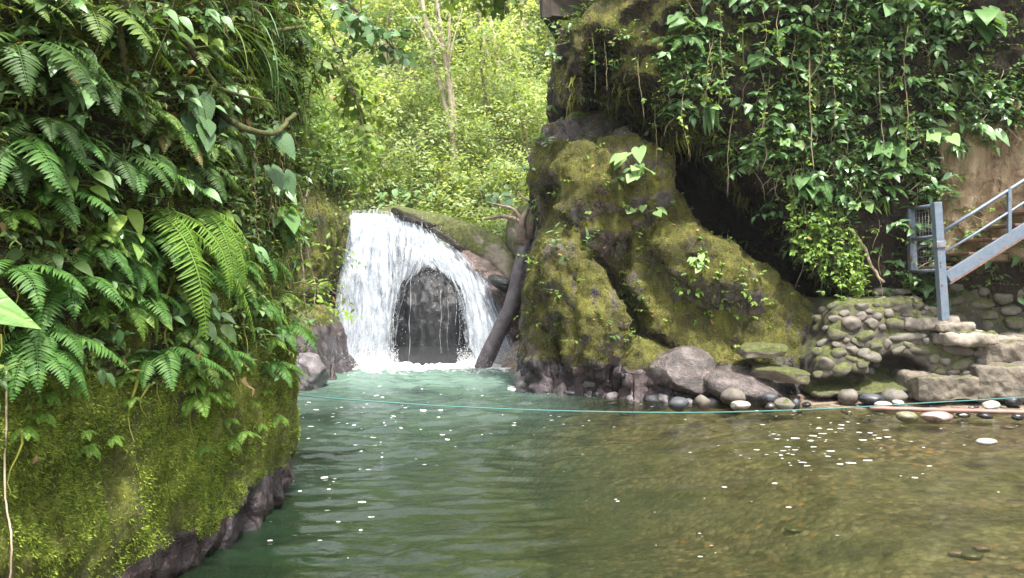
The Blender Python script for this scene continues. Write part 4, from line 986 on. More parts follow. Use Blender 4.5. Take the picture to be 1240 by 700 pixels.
# ---------------------------------------------------------------- dry sticks and pole by the gate
for k, (pl, r, lb) in enumerate((([(1022, 250, 11.0), (1044, 298, 10.9), (1068, 344, 10.8)], .028, 'thick pale dry stick leaning on the bank left of the gate'),
        ([(1084, 228, 11.3), (1108, 270, 11.1), (1134, 330, 10.9)], .022, 'long thin pale stick leaning behind the metal gate'),
        ([(1160, 232, 11.4), (1135, 262, 11.2), (1112, 290, 11.1)], .014, 'thin grey branch crossing behind the gate from the right'),
        ([(1040, 308, 11.1), (1062, 304, 11.1), (1088, 296, 11.2)], .013, 'short broken twig crossing the slope left of the gate'),
        ([(960, 130, 11.1), (975, 190, 11.1), (985, 225, 11.0)], .02, 'dry brown stick hanging in the plants of the right cliff'))):
    q = spline([P(*p) for p in pl], 14); q += .015*rnd3(14, np.random.default_rng(k)); V, T = tube(q, np.linspace(r, r*.7, 14), 8, wob=.2, seed=k)
    tag(build('dry_stick', V-q[0], tris=T, mat=M['twig']), lb, 'stick').location = q[0]
q = spline([W(1053, 494, .10), W(1110, 496, .10), W(1180, 498, .09), W(1300, 501, .09)], 20)
V, T = tube(q, np.full(20, .034), 8, wob=.1); V[:, 2] = (V[:, 2]-.1)*.8+.1
tag(build('board', V-q[0], tris=T, mat=M['board']), 'long reddish brown pole lying along the edge of the water at the right', 'pole').location = q[0]
# rope
q = spline([P(330, 473, 6.3), P(365, 479, 6.4), P(450, 486, 6.7), P(560, 493, 7.0), P(700, 498, 7.3), P(850, 499.5, 7.6), P(1000, 495, 7.95), P(1120, 488, 8.2), P(1240, 481, 8.4), P(1420, 468, 8.8)], 90)
V, T = tube(q, .006, 7); tag(build('rope', V-q[0], tris=T, mat=M['rope']), 'thin teal rope stretched across the pool just above the water', 'rope').location = q[0]

# wooden deck corner on top of the cliff
t = empty('wooden_platform', P(700, 30, 11.6), 0, 'dark weathered timber corner of a lookout on top of the mossy cliff', 'platform'); O = np.array(t.location)
for nm, a, b, w_, h_ in (('beam', P(657, 9, 11.3), P(722, 15, 11.7), .16, .26), ('brace', P(664, 20, 11.4), P(682, 50, 11.7), .12, .12), ('post', P(712, 50, 11.5), P(709, -60, 11.5), .15, .15), ('floor_board', P(650, -14, 11.5), P(820, -12, 11.9), .7, .05), ('post', P(662, 22, 11.2), P(660, -70, 11.2), .12, .12)):
    V, T = bar(a, b, w_, h_, .008); V += .006*rnd3(len(V), np.random.default_rng(3)); build(nm, V-O, tris=T, mat=M['wood'], parent=t, smooth=False)
# ---------------------------------------------------------------- hit-testing for placing plants on the cliffs
def _bvh(V, F): return BVHTree.FromPolygons(V.tolist(), F.tolist())
BV = [_bvh(V, F) for V, F in SOLIDS]
def hit(px, py):
    best = None
    for b in BV:
        h = b.ray_cast(Vector((0, 0, CAMZ)), ray(px, py))
        if h[0] is not None and (best is None or h[3] < best[3]): best = h
    return best
rs = np.random.default_rng(77)
# undergrowth masses ------------------------------------------------------
def wL(c, n):
    px, py = proj(c); z = c[:, 2]; 
    lim = 1.12+.55*fbm(c, 1.0, 3, 3.3)
    return (z > lim)*(c[:, 1] > 1.2)*(c[:, 1] < 9)*(c[:, 0] > -4.2)*(z < 5.6)*(.12+.88*sstep(fbm(c, 1.3, 3, 1.2), -.18, .15))*np.where(z > 3.9, .5, 1)
pL, nL = sample(CL_V, CL_F, 6200, wL, rs)
def spl(p, n, parts):
    k = rs.permutation(len(p)); o = 0
    for f in parts:
        m = int(len(p)*f); yield p[k[o:o+m]], n[k[o:o+m]]; o += m
stem = MB()
names = (('leaf_dark', .24, (.08, .26), (.025, .06)), ('leaf_mid', .4, (.08, .26), (.022, .055)), ('leaf_light', .26, (.06, .2), (.02, .045)), ('leaf_glossy', .1, (.10, .26), (.05, .085)))
for (mt, fr_, tl, ll), (p, n) in zip(names, spl(pL, nL, [x[1] for x in names])):
    mb = MB(); twigs(mb, stem, p-n*.03, n, tl, 7, ll, leafT(.5 if mt == 'leaf_glossy' else .42), rng=rs)
    mb.build('undergrowth', M[mt], smooth=False)['kind'] = 'stuff'
# far-left cliff foliage
def wF(c, n):
    px, py = proj(c); return (px > 250)*(px < 412)*(c[:, 1] < 17.5)*np.where(py < 222+ (px-400)*.2, 1.0, .02)*(c[:, 2] > .8)*(n[:, 1] < .4)
pF, nF = sample(LG_V, LG_F, 2600, wF, rs)
for (mt, fr_, tl, ll), (p, n) in zip((('leaf_mid', .5, (.2, .7), (.07, .13)), ('leaf_light', .35, (.2, .6), (.06, .12)), ('leaf_glossy', .15, (.2, .5), (.1, .18))), spl(pF, nF, (.5, .35, .15))):
    mb = MB(); twigs(mb, stem, p, n, tl, 7, ll, leafT(.45), rng=rs); mb.build('undergrowth', M[mt], smooth=False)['kind'] = 'stuff'
# right cliff
def wR(c, n):
    px, py = proj(c); u = isupper(c, px, py); f = fbm(c, .9, 3, 8.8)
    w_ = u*np.where(px < 800, .14, 1)*np.where(px > 1130, np.where(py > 130+.3*(px-1130), .10, .8), 1)
    w_ = w_*(.08+.92*sstep(f, -.12, .18))*(c[:, 1] < 11.55-.12*c[:, 2]-.06*c[:, 0]+.45)*(n[:, 2] > -.5)+(1-u)*.015
    edge = np.interp(px, [800, 862, 884, 918, 950, 1000, 1045], [165, 168, 215, 272, 318, 340, 372]); w_ = w_*(1+.8*np.exp(-((py-edge+20)/25)**2)*(px > 790)*(px < 1060))*np.where((px > 800)*(px < 1000), py < edge-4, 1)
    return w_*(c[:, 1] < 12.9)*(px > 640)*(px < 1330)*(c[:, 2] < 6.5)*(n[:, 1] < .5)*(c[:, 2] > .7)
pR, nR = sample(CR_V, CR_F, 4300, wR, rs)
namesR = (('leaf_dark', .17, (.12, .4), (.04, .1)), ('leaf_mid', .38, (.12, .45), (.03, .075)), ('leaf_light', .25, (.1, .35), (.03, .07)), ('leaf_glossy', .2, (.15, .45), (.08, .17)))
for (mt, fr_, tl, ll), (p, n) in zip(namesR, spl(pR, nR, [x[1] for x in namesR])):
    mb = MB(); twigs(mb, stem, p-n*.03, n, tl, 7, ll, leafT(.48), rng=rs); mb.build('undergrowth', M[mt], smooth=False)['kind'] = 'stuff'
# little plants on the slope of the mossy lobe
def wS(c, n):
    px, py = proj(c); return np.exp(-((px-850)/55)**2-((py-335)/38)**2)+.25*np.exp(-((px-900)/80)**2-((py-380)/30)**2)+.03*(px > 640)*(px < 1000)*(py > 130)*(py < 420)
pS, nS = sample(CR_V, CR_F, 330, wS, rs); mb = MB(); twigs(mb, stem, pS, nS, (.04, .12), 5, (.03, .07), leafT(.6), rng=rs); mb.build('undergrowth', M['leaf_light'], smooth=False)['kind'] = 'stuff'
# ledge top plants / shore weeds
def wW(c, n):
    px, py = proj(c); return ((px > 1140)*(px < 1300)*(py > 320)*(py < 412)).astype(float)
stem.build('undergrowth_stems', M['stem'], smooth=False)['kind'] = 'stuff'
# leaf litter on mossy slope and in the plants
def wD(c, n): 
    px, py = proj(c); return (px > 640)*(px < 1240)*(py > 100)*(c[:, 2] > .5)*(n[:, 2] > -.2)*1.0
pD, nD = sample(CR_V, CR_F, 420, wD, rs); V, T = instance(leafT(.5, .2, .5), pD+nD*.01, rnd3(420), nD, rs.uniform(.03, .08, 420)); o = build('leaf_litter', V, tris=T, mat=M['leaf_dead'], smooth=False); o['kind'] = 'stuff'
pD, nD = sample(CL_V, CL_F, 500, lambda c, n: (c[:, 2] > .9)*(c[:, 1] > 1.5)*(c[:, 2] < 4.5)*1.0, rs); V, T = instance(leafT(.5, .2, .5), pD+nD*.03, rnd3(500)+[0, 0, -1], nD, rs.uniform(.03, .07, 500)); o = build('leaf_litter', V, tris=T, mat=M['leaf_dead'], smooth=False); o['kind'] = 'stuff'

# moss tufts ---------------------------------------------------------------
tuft = MB()
for a in range(5):
    th = a*1.256+.3; d = np.array([math.cos(th), math.sin(th), 0]); s_ = np.array([-d[1], d[0], 0])
    tuft.add(np.array([d*.12+s_*.16, d*.12-s_*.16, d*.75+[0, 0, .55]]), [(0, 1, 2)])
tuft.add(np.array([(-.15, 0, 0), (.15, 0, 0), (0, .05, .95)]), [(0, 1, 2)]); TU = tuft.get()
def moss(V, F, n, w, mat, sz, seed):
    r = np.random.default_rng(seed); p, nn = sample(V, F, n, w, r)
    dirn = nrm(np.cross(nn, rnd3(n, r)))                          # tuft template: Z outwards
    s3 = r.uniform(*sz, n)*(.6+.6*r.random(n)); zdir = nrm(nn+np.array([0, 0, -.45])+.35*rnd3(n, r))
    V_, T_ = instance(TU, p-nn*.004, dirn, zdir, s3); o = build('moss', V_, tris=T_, mat=mat, smooth=False); o['kind'] = 'stuff'
moss(CL_V, CL_F, 150000, lambda c, n: (c[:, 2]+.3*fbm(c, 2.0, 3, 8)-.09*np.clip(c[:, 1]-4.4, -1, 2) > .2)*(c[:, 1] > 2.2)*(c[:, 1] < 7)*(c[:, 2] < 3.8)*np.where(c[:, 2] > 1.3, .35, 1)*(.12+.88*sstep(fbm(c, 2.2, 3, 9)+.5*np.minimum(c[:, 2]-.3, .3), -.15, .12)), M['mossL'], (.014, .032), 1)
def wM(c, n):
    px, py = proj(c); u = isupper(c, px, py); left = (px < 860)*(py < 190)
    return (px > 615)*(px < 1060)*(n[:, 1] < .4)*(c[:, 1] < 13.2)*(c[:, 2] > .45)*((1-u)+.8*u*left+.1*u)*sstep(fbm(c, 1.6, 3, 6)+.2, -.15, .12)
moss(CR_V, CR_F, 110000, wM, M['mossR'], (.012, .030), 2)
moss(LG_V, LG_F, 9000, lambda c, n: (c[:, 0] < -2.6)*(c[:, 1] > 10)*(c[:, 2] > .8)*(c[:, 2] < 3.4)*(n[:, 1] < .5)*1.0, M['mossL'], (.03, .05), 3)

# hanging moss beards on the overhang (countable strands kept as things; the fringe is a mass)
mb = MB(); 
def wB(c, n):
    px, py = proj(c); edge = np.interp(px, [660, 690, 760, 800, 862, 884, 918, 950, 1000, 1045], [60, 100, 120, 165, 168, 215, 272, 318, 340, 372]); return np.exp(-((py-edge)/16)**2)*(px > 660)*(px < 1055)*(c[:, 1] < 12.6)*(n[:, 2] < .25)
pB, nB = sample(CR_V, CR_F, 520, wB, rs)
for p in pB:
    L = rs.uniform(.05, .4)*rs.random()+.05; z = np.linspace(0, 1, 6); q = p+np.stack([.02*np.sin(z*5+p[0]*9), .02*np.cos(z*4), -L*z], 1)
    mb.add(*tube(q, np.interp(z, [0, 1], [rs.uniform(.006, .022), .002]), 4, cap=False))
pB, nB = sample(CL_V, CL_F, 500, lambda c, n: (c[:, 2] > 1.0)*(c[:, 2] < 4.2)*(c[:, 1] > 2)*(c[:, 1] < 7)*1.0, rs)
for p, n in zip(pB, nB):
    L = rs.uniform(.08, .35); z = np.linspace(0, 1, 6); q = p+n*.04+np.stack([.02*np.sin(z*5+p[0]*9), .02*np.cos(z*4), -L*z], 1)
    mb.add(*tube(q, np.interp(z, [0, 1], [rs.uniform(.004, .012), .001]), 4, cap=False))
o = mb.build('hanging_moss', M['mossR']); o['kind'] = 'stuff'
mb = MB(); pB, nB = sample(CR_V, CR_F, 520, lambda c, n: wR(c, n)*(c[:, 2] > 1.6)*(proj(c)[0] > 810), rs)
for p, n in zip(pB, nB):
    L = rs.uniform(.15, .6)*(.3+.7*rs.random()); z = np.linspace(0, 1, 8); q = p+n*rs.uniform(.03, .22)+np.stack([rs.normal()*.12*z+.03*np.sin(z*5+p[0]*9), .03*np.cos(z*4)-.05*z, -L*z], 1)
    mb.add(*tube(q, np.interp(z, [0, 1], [rs.uniform(.003, .008), .002]), 4, cap=False))
mb.build('hanging_roots', M['vine'])['kind'] = 'stuff'
mb = MB(); pB, nB = sample(CL_V, CL_F, 420, lambda c, n: (c[:, 2] > 1.5)*(c[:, 2] < 4.6)*(c[:, 1] > 1.8)*(c[:, 1] < 7)*(.3+.7*(c[:, 2] > 2.2)), rs)
for p, n in zip(pB, nB):
    L = rs.uniform(.15, .7)*(.3+.7*rs.random()); z = np.linspace(0, 1, 8); q = p+n*rs.uniform(.05, .25)+np.stack([rs.normal()*.08*z+.02*np.sin(z*5+p[0]*9), .03*np.cos(z*4)+rs.normal()*.08*z, -L*z], 1)
    mb.add(*tube(q, np.interp(z, [0, 1], [rs.uniform(.002, .006), .0012]), 4, cap=False))
mb.build('hanging_roots', M['bark_moss'])['kind'] = 'stuff'

# ---------------------------------------------------------------- ferns
def frond(L=1.0, np_=26, pl=.2, a0=.9, a1=-1.2, seed=0, wide=.33, curl=.0):
    kind_n = np_; r = np.random.default_rng(seed); n = np_+4; s = np.linspace(0, 1, n); ang = a0+(a1-a0)*s**.8
    dy, dz = np.cos(ang), np.sin(ang); y = np.concatenate([[0], np.cumsum(dy[:-1])])/n*L; z = np.concatenate([[0], np.cumsum(dz[:-1])])/n*L
    x = .05*L*np.sin(s*2+seed)*s; C_ = np.stack([x, y, z], 1); mb = MB()
    mb.add(*tube(C_, np.interp(s, [0, 1], [.007, .0015])*L**.5, 4, cap=False))
    T_ = nrm(np.gradient(C_, axis=0)); X_ = np.array([1.0, 0, 0])[None].repeat(n, 0); Z_ = np.cross(X_, T_)
    i = np.arange(3, n); ss = s[i]; plen = pl*L*np.interp(ss, [0, .12, .3, .55, .85, 1], [.45, .8, 1, .92, .42, .1])*(1+.06*r.normal(size=len(i)))
    sp = L/n; lt = leafT(1, .08, .22, n=3)
    for sgn in (-1, 1):
        d = X_[i]*sgn*(1+.0*ss[:, None])+T_[i]*(.28+.3*ss[:, None])-Z_[i]*.12+.07*rnd3(len(i), r)
        w = np.minimum(sp*(.62 if kind_n > 30 else .9)/np.maximum(plen, 1e-4), .6)*wide/.33
        V, T = lt; S3 = np.stack([plen*w, plen, plen*.8], 1); mb.add(*instance(lt, C_[i], d, Z_[i], S3))
    return mb.get()
def fern_proto(kind, seed):
    r = np.random.default_rng(seed)
    mt, nf, L, pairs, pl = {'sword': ('fern_bright', 4, .66, 38, .15), 'green': ('fern_green', 6, .38, 22, .2), 'dark': ('leaf_dark', 6, .36, 24, .2), 'small': ('fern_bright', 5, .2, 16, .26), 'dry': ('fern_dry', 3, .3, 20, .2), 'mid': ('leaf_mid', 6, .28, 20, .24)}[kind]
    t = empty('fern'); 
    for k in range(nf):
        az = (k/(nf-1)-.5)*(1.1 if kind == 'sword' else 2.3)+r.normal()*.18; V, T = frond(L*r.uniform(.65, 1.1), pairs, pl, *((r.uniform(-.3, .35), r.uniform(-1.8, -1.5)) if kind == 'sword' else (r.uniform(.1, .9), r.uniform(-1.5, -.9))), seed*10+k)
        ca, sa = math.cos(az), math.sin(az); V = V@np.array([[ca, -sa, 0], [sa, ca, 0], [0, 0, 1]])
        build('frond', V, tris=T, mat=M[mt], parent=t)
    return t
PROTO = {}; USED = set()
def place_fern(kind, px, py, s_, label, group=None, az=None, tilt=0, seed=1, lift=.02):
    h = hit(px, py)
    if h is None: return None
    key = (kind, seed)
    if key not in PROTO: PROTO[key] = fern_proto(kind, seed)
    t = PROTO[key] if key not in USED else dup(PROTO[key]); USED.add(key)
    n = h[1]; a = math.atan2(n.y, n.x)-math.pi/2 if az is None else az
    t.location = h[0]+n*lift; t.rotation_euler = (tilt, 0, a); t.scale = (s_,)*3
    for k_ in ('label', 'group'): 
        if k_ in t: del t[k_]
    tag(t, label, 'fern', group); return t
# named ones, left cliff
R = random.Random(5)
for kind, px, py, s_, lb, az, sd in [
    ('sword', 176, 256, 1.3, 'largest bright sword fern with long drooping fronds in the middle of the left cliff', -.9, 1),
    ('sword', 232, 255, 1.0, 'bright fern with thin arching fronds just under the big heart leaves', -1.0, 2),
    ('green', 2, 175, 1.3, 'pale green fern spreading from the left edge above the big pale leaf', -1.2, 1),
    ('dry', 52, 90, 1.2, 'yellowish drying fern near the upper left corner', -1.2, 1),
    ('dark', 10, 60, 1.6, 'dark fern hanging at the upper left corner of the picture', -1.0, 1),
    ('green', 30, 425, 1.0, 'green fern drooping over the moss at the lower left edge', -1.2, 2),
    ('green', 80, 345, 1.1, 'fern with brown tipped fronds above the moss, left of the big sword fern', -1.1, 3),
    ('sword', 150, 355, .6, 'fern hanging straight down above the bare moss, centre of the left cliff', -1.1, 3),
    ('small', 232, 478, 1.15, 'small bright fern growing alone on the lower moss face', -1.2, 1),
    ('small', 250, 455, .8, 'tiny fern sprig just above the lone moss fern', -1.0, 2),
    ('dry', 205, 165, 1.1, 'brownish fern frond hanging in the dark hollow left of the heart leaves', -1, 2),
    ('small', 85, 235, 1.0, 'small yellow green fern on the left cliff above the sword ferns', -1.1, 3),
    ('mid', 100, 20, 1.7, 'dark green fern with wide fronds at the top of the left cliff', -1.0, 1),
    ('mid', 350, 85, 1.3, 'feathery fern beneath the hanging grass at the top of the left cliff', -.8, 2)]:
    place_fern(kind, px, py, s_, lb, az=az-.75, seed=sd)
# the many
def many(n, reg, kinds, labels, group, rng_, smin_=.6, smax_=1.15, dmin=9):
    pts = []
    for _ in range(n*30):
        if len(pts) >= n: break
        x, y = R.uniform(reg[0], reg[2]), R.uniform(reg[1], reg[3])
        if rng_ and not rng_(x, y): continue
        if any((x-a)**2+(y-b)**2 < dmin**2 for a, b in pts): continue
        pts.append((x, y)); k = R.randrange(len(kinds))
        place_fern(kinds[k], x, y, R.uniform(smin_, smax_), labels[k], group+' '+kinds[k], az=-1.85+R.uniform(-.6, .6), seed=R.choice((1, 2)), tilt=R.uniform(-.2, .2))
many(46, (0, 250, 345, 455), ('small', 'green', 'mid'), ('small bright green fern among the others in the band above the moss', 'mid sized green fern among the others in the band above the moss', 'fine leaved darker fern among the others in the band above the moss'), 'ferns above the moss of the left cliff', lambda x, y: y < 425+.1*x)
many(38, (0, 0, 350, 250), ('dark', 'mid', 'green'), ('dark shaded fern in the upper undergrowth of the left cliff', 'mid green fern in the upper undergrowth of the left cliff', 'lighter arching fern in the upper undergrowth of the left cliff'), 'ferns in the upper left cliff', None, .6, 1.2)
many(22, (15, 440, 340, 560), ('small',), ('tiny fern sprouting from the upper edge of the bare moss face',), 'tiny ferns on the moss edge', None, .35, .7, 14)
for _ in range(26):
    x, y = R.uniform(790, 1230), R.uniform(0, 330); e = np.interp(x, [790, 862, 918, 1045, 1240], [150, 155, 240, 300, 160])
    if y > e: continue
    k = R.choice(('small', 'mid', 'green')); place_fern(k, x, y, R.uniform(1.0, 1.5), 'green fern tucked into the plants of the right cliff', 'ferns of the right cliff', az=math.pi+R.uniform(-.7, .7), seed=R.choice((1, 2)))
for px, py, s_, lb in ((668, 130, 1.6, 'yellow green fern at the notch between cliff top and mossy shoulder'), (700, 138, 1.3, 'small bright fern on the crest of the mossy shoulder'), (655, 165, 1.2, 'fern hanging off the left side of the mossy shoulder')):
    place_fern('small', px, py, s_, lb, az=math.pi+.3, seed=2)

# ---------------------------------------------------------------- broad-leaved plants
def leafy(name, nl, L, lw, mt, seed, H=.35, tmpl=None, fan=1.4, pet=.5, hang=.3, face=0):
    """stem(s) with big separate leaves; grows towards +Y"""
    r = np.random.default_rng(seed); t = empty(name); st = MB(); tm = tmpl or leafT(lw, .1, .3, n=4)
    for k in range(nl):
        az = (r.random()-.5)*2*fan; el = r.uniform(-.3, 1.1); d = np.array([math.sin(az)*math.cos(el), math.cos(az)*math.cos(el), math.sin(el)])
        tip = d*H*r.uniform(.5, 1.1); q = bez((0, 0, 0), tip*.5+np.array([0, 0, .15*H]), tip, 7); st.add(*tube(q, .0035+.003*H, 5, cap=False))
        ld = nrm(d*[1, 1, .2]+np.array([0, 0, -hang-.5*r.random()])+.2*r.normal(size=3)); nh = nrm(np.array([0, .5+face*.6, .8-face*.5])+(.35-.1*face)*r.normal(size=3))
        V, T = instance(tm, tip[None], ld[None], nh[None], np.array([L*r.uniform(.65, 1.15)])); build('leaf', V, tris=T, mat=M[mt], parent=t, uv=tm[0][:, :2])
    V, T = st.get(); build('stem', V, tris=T, mat=M['stem'], parent=t); return t
HT = heartT(.78)
LP = {'heart': lambda s: leafy('heart_leaf_plant', 7, .30, 0, 'leaf_veined', s, .35, HT), 'heartbig': lambda s: leafy('heart_leaf_plant', 5, .25, 0, 'leaf_dusky', s, .32, heartT(.8, .1, .15), 1.3, hang=1.1, face=1),
      'broad': lambda s: leafy('leafy_plant', 8, .15, .48, 'leaf_glossy', s, .22), 'light': lambda s: leafy('leafy_plant', 7, .13, .5, 'leaf_light', s, .2), 'pale': lambda s: leafy('leafy_plant', 9, .17, .62, 'leaf_pale', s, .34, heartT(.8, .08, .2)),
      'glossy': lambda s: leafy('leafy_plant', 12, .22, .5, 'leaf_glossy', s, .5, leafT(.58, .08, .25, n=5)), 'dark': lambda s: leafy('leafy_plant', 9, .2, .5, 'leaf_dark', s, .3)}
LPROTO = {}
def place_leafy(kind, px, py, s_, label, group=None, az=None, seed=1, at=None, cat='plant'):
    h = hit(px, py) if at is None else (at, Vector((0, -1, 0)))
    if h is None: return
    key = (kind, seed)
    if key not in LPROTO: LPROTO[key] = LP[kind](seed); t = LPROTO[key]
    else: t = dup(LPROTO[key])
    n = h[1]; a = math.atan2(n.y, n.x)-math.pi/2 if az is None else az
    t.location = h[0]+n*.01; t.rotation_euler = (0, 0, a); t.scale = (s_,)*3
    for k_ in ('label', 'group'):
        if k_ in t: del t[k_]
    tag(t, label, cat, group); return t
for kind, px, py, s_, lb, az, sd in [
    ('heartbig', 226, 172, .75, 'plant with a large drooping heart leaf beside the dark hollow of the left cliff', -1.2, 1),
    ('heartbig', 285, 170, .8, 'plant with folded dark heart leaves under the curved mossy branch', -1.0, 2),
    ('heartbig', 305, 215, .6, 'lower heart leaf plant with broad grey green leaves near the cliff edge', -.9, 3),
    ('heart', 330, 290, .6, 'heart leaf plant with hanging dull leaves at the right rim of the left cliff', -.7, 1),
    ('light', 140, 305, 1.1, 'light green rounded leaf plant beside the largest sword fern', -1.1, 1),
    ('light', 60, 232, .9, 'pale green leafy shoot on the left cliff near the dead leaves', -1.1, 2),
    ('broad', 75, 130, 1.2, 'glossy leaved plant at the upper left, right of the drying fern', -1.1, 1),
    ('broad', 200, 235, .9, 'shiny small leaved plant left of the sword fern crown', -1.1, 2),
    ('light', 160, 385, .7, 'small round leaved plant hanging over the top of the moss', -1.1, 3)]:
    place_leafy(kind, px, py, s_, lb, az=az-1.1, seed=sd)
for _ in range(40):
    x, y = R.uniform(0, 350), R.uniform(0, 430); k = R.choice(('broad', 'light', 'dark', 'broad'))
    place_leafy(k, x, y, R.uniform(.38, .75), {'broad': 'shiny leaved shoot in the thick cover of the left cliff', 'light': 'light green shoot in the thick cover of the left cliff', 'dark': 'dark broad leaved shoot in the thick cover of the left cliff'}[k], 'leafy shoots on the left cliff '+k, az=-2.0+R.uniform(-.5, .5), seed=R.choice((1, 2, 3)))
for kind, px, py, s_, lb, sd in [
    ('pale', 775, 225, 1.5, 'cluster of pale round leaves standing out on the mossy slope', 1), ('pale', 775, 262, 1.1, 'lower cluster of pale leaves just under the first on the mossy slope', 2),
    ('glossy', 1075, 30, 1.3, 'shrub with large glossy round leaves at the top right of the cliff', 1), ('glossy', 1120, 15, 1.2, 'broad pale leaf cluster right of the glossy shrub at the picture top', 2),
    ('heart', 1180, 50, 1.1, 'plant with three big heart leaves near the upper right corner', 1), ('heart', 930, 85, .9, 'lobed dull green leaf plant left of the hanging vines', 2),
    ('glossy', 985, 10, 1.0, 'leafy clump at the top edge above the yellow leaf', 3), ('heart', 1065, 185, .8, 'plant with a single pale heart leaf low on the right cliff', 3),
    ('pale', 1120, 175, 1.1, 'yellowish paddle leaved plant above the bare clay', 3), ('broad', 1160, 165, 1.8, 'plant with long narrow leaves at the edge of the bare clay', 3),
    ('heart', 1090, 210, .6, 'small heart leaved plant above the gate', 2), ('glossy', 905, 10, .9, 'rounded leaf clump on the cliff top left of centre', 2),
    ('pale', 850, 330, .7, 'low bright leaved weed in the middle of the mossy slope', 1), ('light', 835, 355, 1.0, 'small leafy weed lower on the mossy slope', 2),
    ('light', 905, 300, .8, 'tiny weed close to the cave mouth on the mossy slope', 1), ('broad', 1236, 330, 1.3, 'leafy plant hanging on the stone wall at the right edge', 1)]:
    place_leafy(kind, px, py, s_, lb, az=math.pi+R.uniform(-.4, .4), seed=sd)
for _ in range(52):
    x, y = R.uniform(800, 1225), R.uniform(-10, 310); e = np.interp(x, [790, 862, 918, 1045, 1130, 1240], [150, 155, 240, 290, 190, 120])
    if y > e: continue
    k = R.choice(('heart', 'glossy', 'broad', 'pale', 'dark')); place_leafy(k, x, y, R.uniform(.45, .9)*(1.5 if k in ('broad', 'dark') else 1), {'heart': 'heart leaved plant in the tangle of the right cliff', 'glossy': 'glossy leaved bush in the tangle of the right cliff', 'broad': 'narrow leaved shoot in the tangle of the right cliff', 'pale': 'pale leaved shoot in the tangle of the right cliff', 'dark': 'dark leaved shoot in the tangle of the right cliff'}[k], 'plants in the tangle of the right cliff '+k, az=math.pi+R.uniform(-.7, .7), seed=R.choice((1, 2, 3)))
# big pale leaf close to the camera at the left edge
t = empty('broad_leaf_plant', (-1.62, 1.85, 1.42), 0, 'big pale glossy leaf reaching in from the left edge, close to the camera', 'plant')
q = bez((-.6, .1, .1), (-.3, .05, .42), (-.14, 0, .39), 12); V, T = tube(q, .006, 6); build('stem', V, tris=T, mat=M['stem'], parent=t)
V, T = instance(leafT(.44, .1, .2, n=9), np.array([[-.14, 0, .39]]), np.array([[1, .12, -.3]]), np.array([[.1, -1.0, .75]]), np.array([.62])); build('leaf', V, tris=T, mat=M['leaf_front'], parent=t, uv=leafT(.34, .14, .3, n=9)[0][:, :2])

# strap-leaved tufts --------------------------------------------------------
def strap(name, n, L, mt, seed, up, w=.05, fan=1.5, bend=.7):
    r = np.random.default_rng(seed); t = empty(name); mb = MB()
    for k in range(n):
        az = (r.random()-.5)*2*fan; el = up+r.normal()*.3; d = np.array([math.sin(az)*math.cos(el), math.cos(az)*math.cos(el), math.sin(el)])
        mb.add(*instance(strapT(w, bend*r.uniform(.6, 1.2)), np.zeros((1, 3)), d[None], np.array([[.0, -.3*0, 1.0]])+.2*r.normal(size=(1, 3)), np.array([L*r.uniform(.6, 1.1)])))
    V, T = mb.get(); build('leaves', V, tris=T, mat=M[mt], parent=t); return t
for k, (px, py, L, lb) in enumerate(((262, 30, .65, 'long grass blades hanging from the top of the left cliff'), (300, 60, .6, 'drooping grass tuft above the curved mossy branch'), (330, 20, .5, 'grass tuft at the top edge over the far side of the left cliff'), (285, 10, .65, 'narrow bluish grass tuft spilling over the picture top'), (345, 110, .4, 'short arching grass at the rim of the left cliff'))):
    h = hit(px, py)
    if h: t = strap('hanging_grass', 14, L, 'leaf_glossy' if k % 2 else 'leaf_mid', 30+k, -.1, .022, 1.2, .95); t.location = h[0]; t.rotation_euler = (0, 0, -1.0); tag(t, lb, 'grass')
for k, (px, py, L, up, mt, lb) in enumerate(((850, 92, .42, .9, 'leaf_light', 'bright rosette of strap leaves standing out from the right cliff'), (855, 125, .5, -1.0, 'leaf_glossy', 'drooping strap leaves below the bright rosette'), (1160, 165, .5, -.6, 'leaf_glossy', 'drooping long leaves over the bare clay at the right'), (1150, 140, .4, .4, 'leaf_mid', 'small spiky rosette above the bare clay'), (1040, 205, .35, -.8, 'leaf_mid', 'thin hanging leaf tuft on the lower right cliff'), (1072, 240, .3, -.9, 'leaf_light', 'grassy tuft hanging above the leaning stick'))):
    h = hit(px, py)
    if h: t = strap('rosette_plant', 11, L, mt, 50+k, up, .17 if k in (0, 1) else .1, 1.6, .5); t.location = h[0]+h[1]*.05; t.rotation_euler = (0, 0, math.pi); tag(t, lb, 'plant')

# vines and mossy branches ---------------------------------------------------
def vine(pl, r0, r1, mat, lb, name='hanging_vine', cat='vine', group=None, leaves=0, seed=0, wob=.02):
    q = spline([P(*p) for p in pl], 36); rr_ = np.random.default_rng(seed); q[:, :2] += wob*np.cumsum(rr_.normal(size=(36, 2))*.25, 0)
    V, T = tube(q-q[0], np.linspace(r0, r1, 36), 6, wob=.3, seed=seed)
    if leaves:
        t = empty(name, q[0]); build('stem', V, tris=T, mat=M[mat], parent=t); i = rr_.integers(3, 36, leaves); mb = MB()
        twigs(mb, None, q[i]-q[0], rnd3(leaves, rr_)+[0, -.6, 0], (.05, .15), 4, (.04, .08), leafT(.55), rng=rr_); V, T = mb.get(); build('leaves', V, tris=T, mat=M['leaf_light'], parent=t, smooth=False)
    else: t = build(name, V, tris=T, mat=M[mat]); t.location = q[0]
    tag(t, lb, cat, group); return t
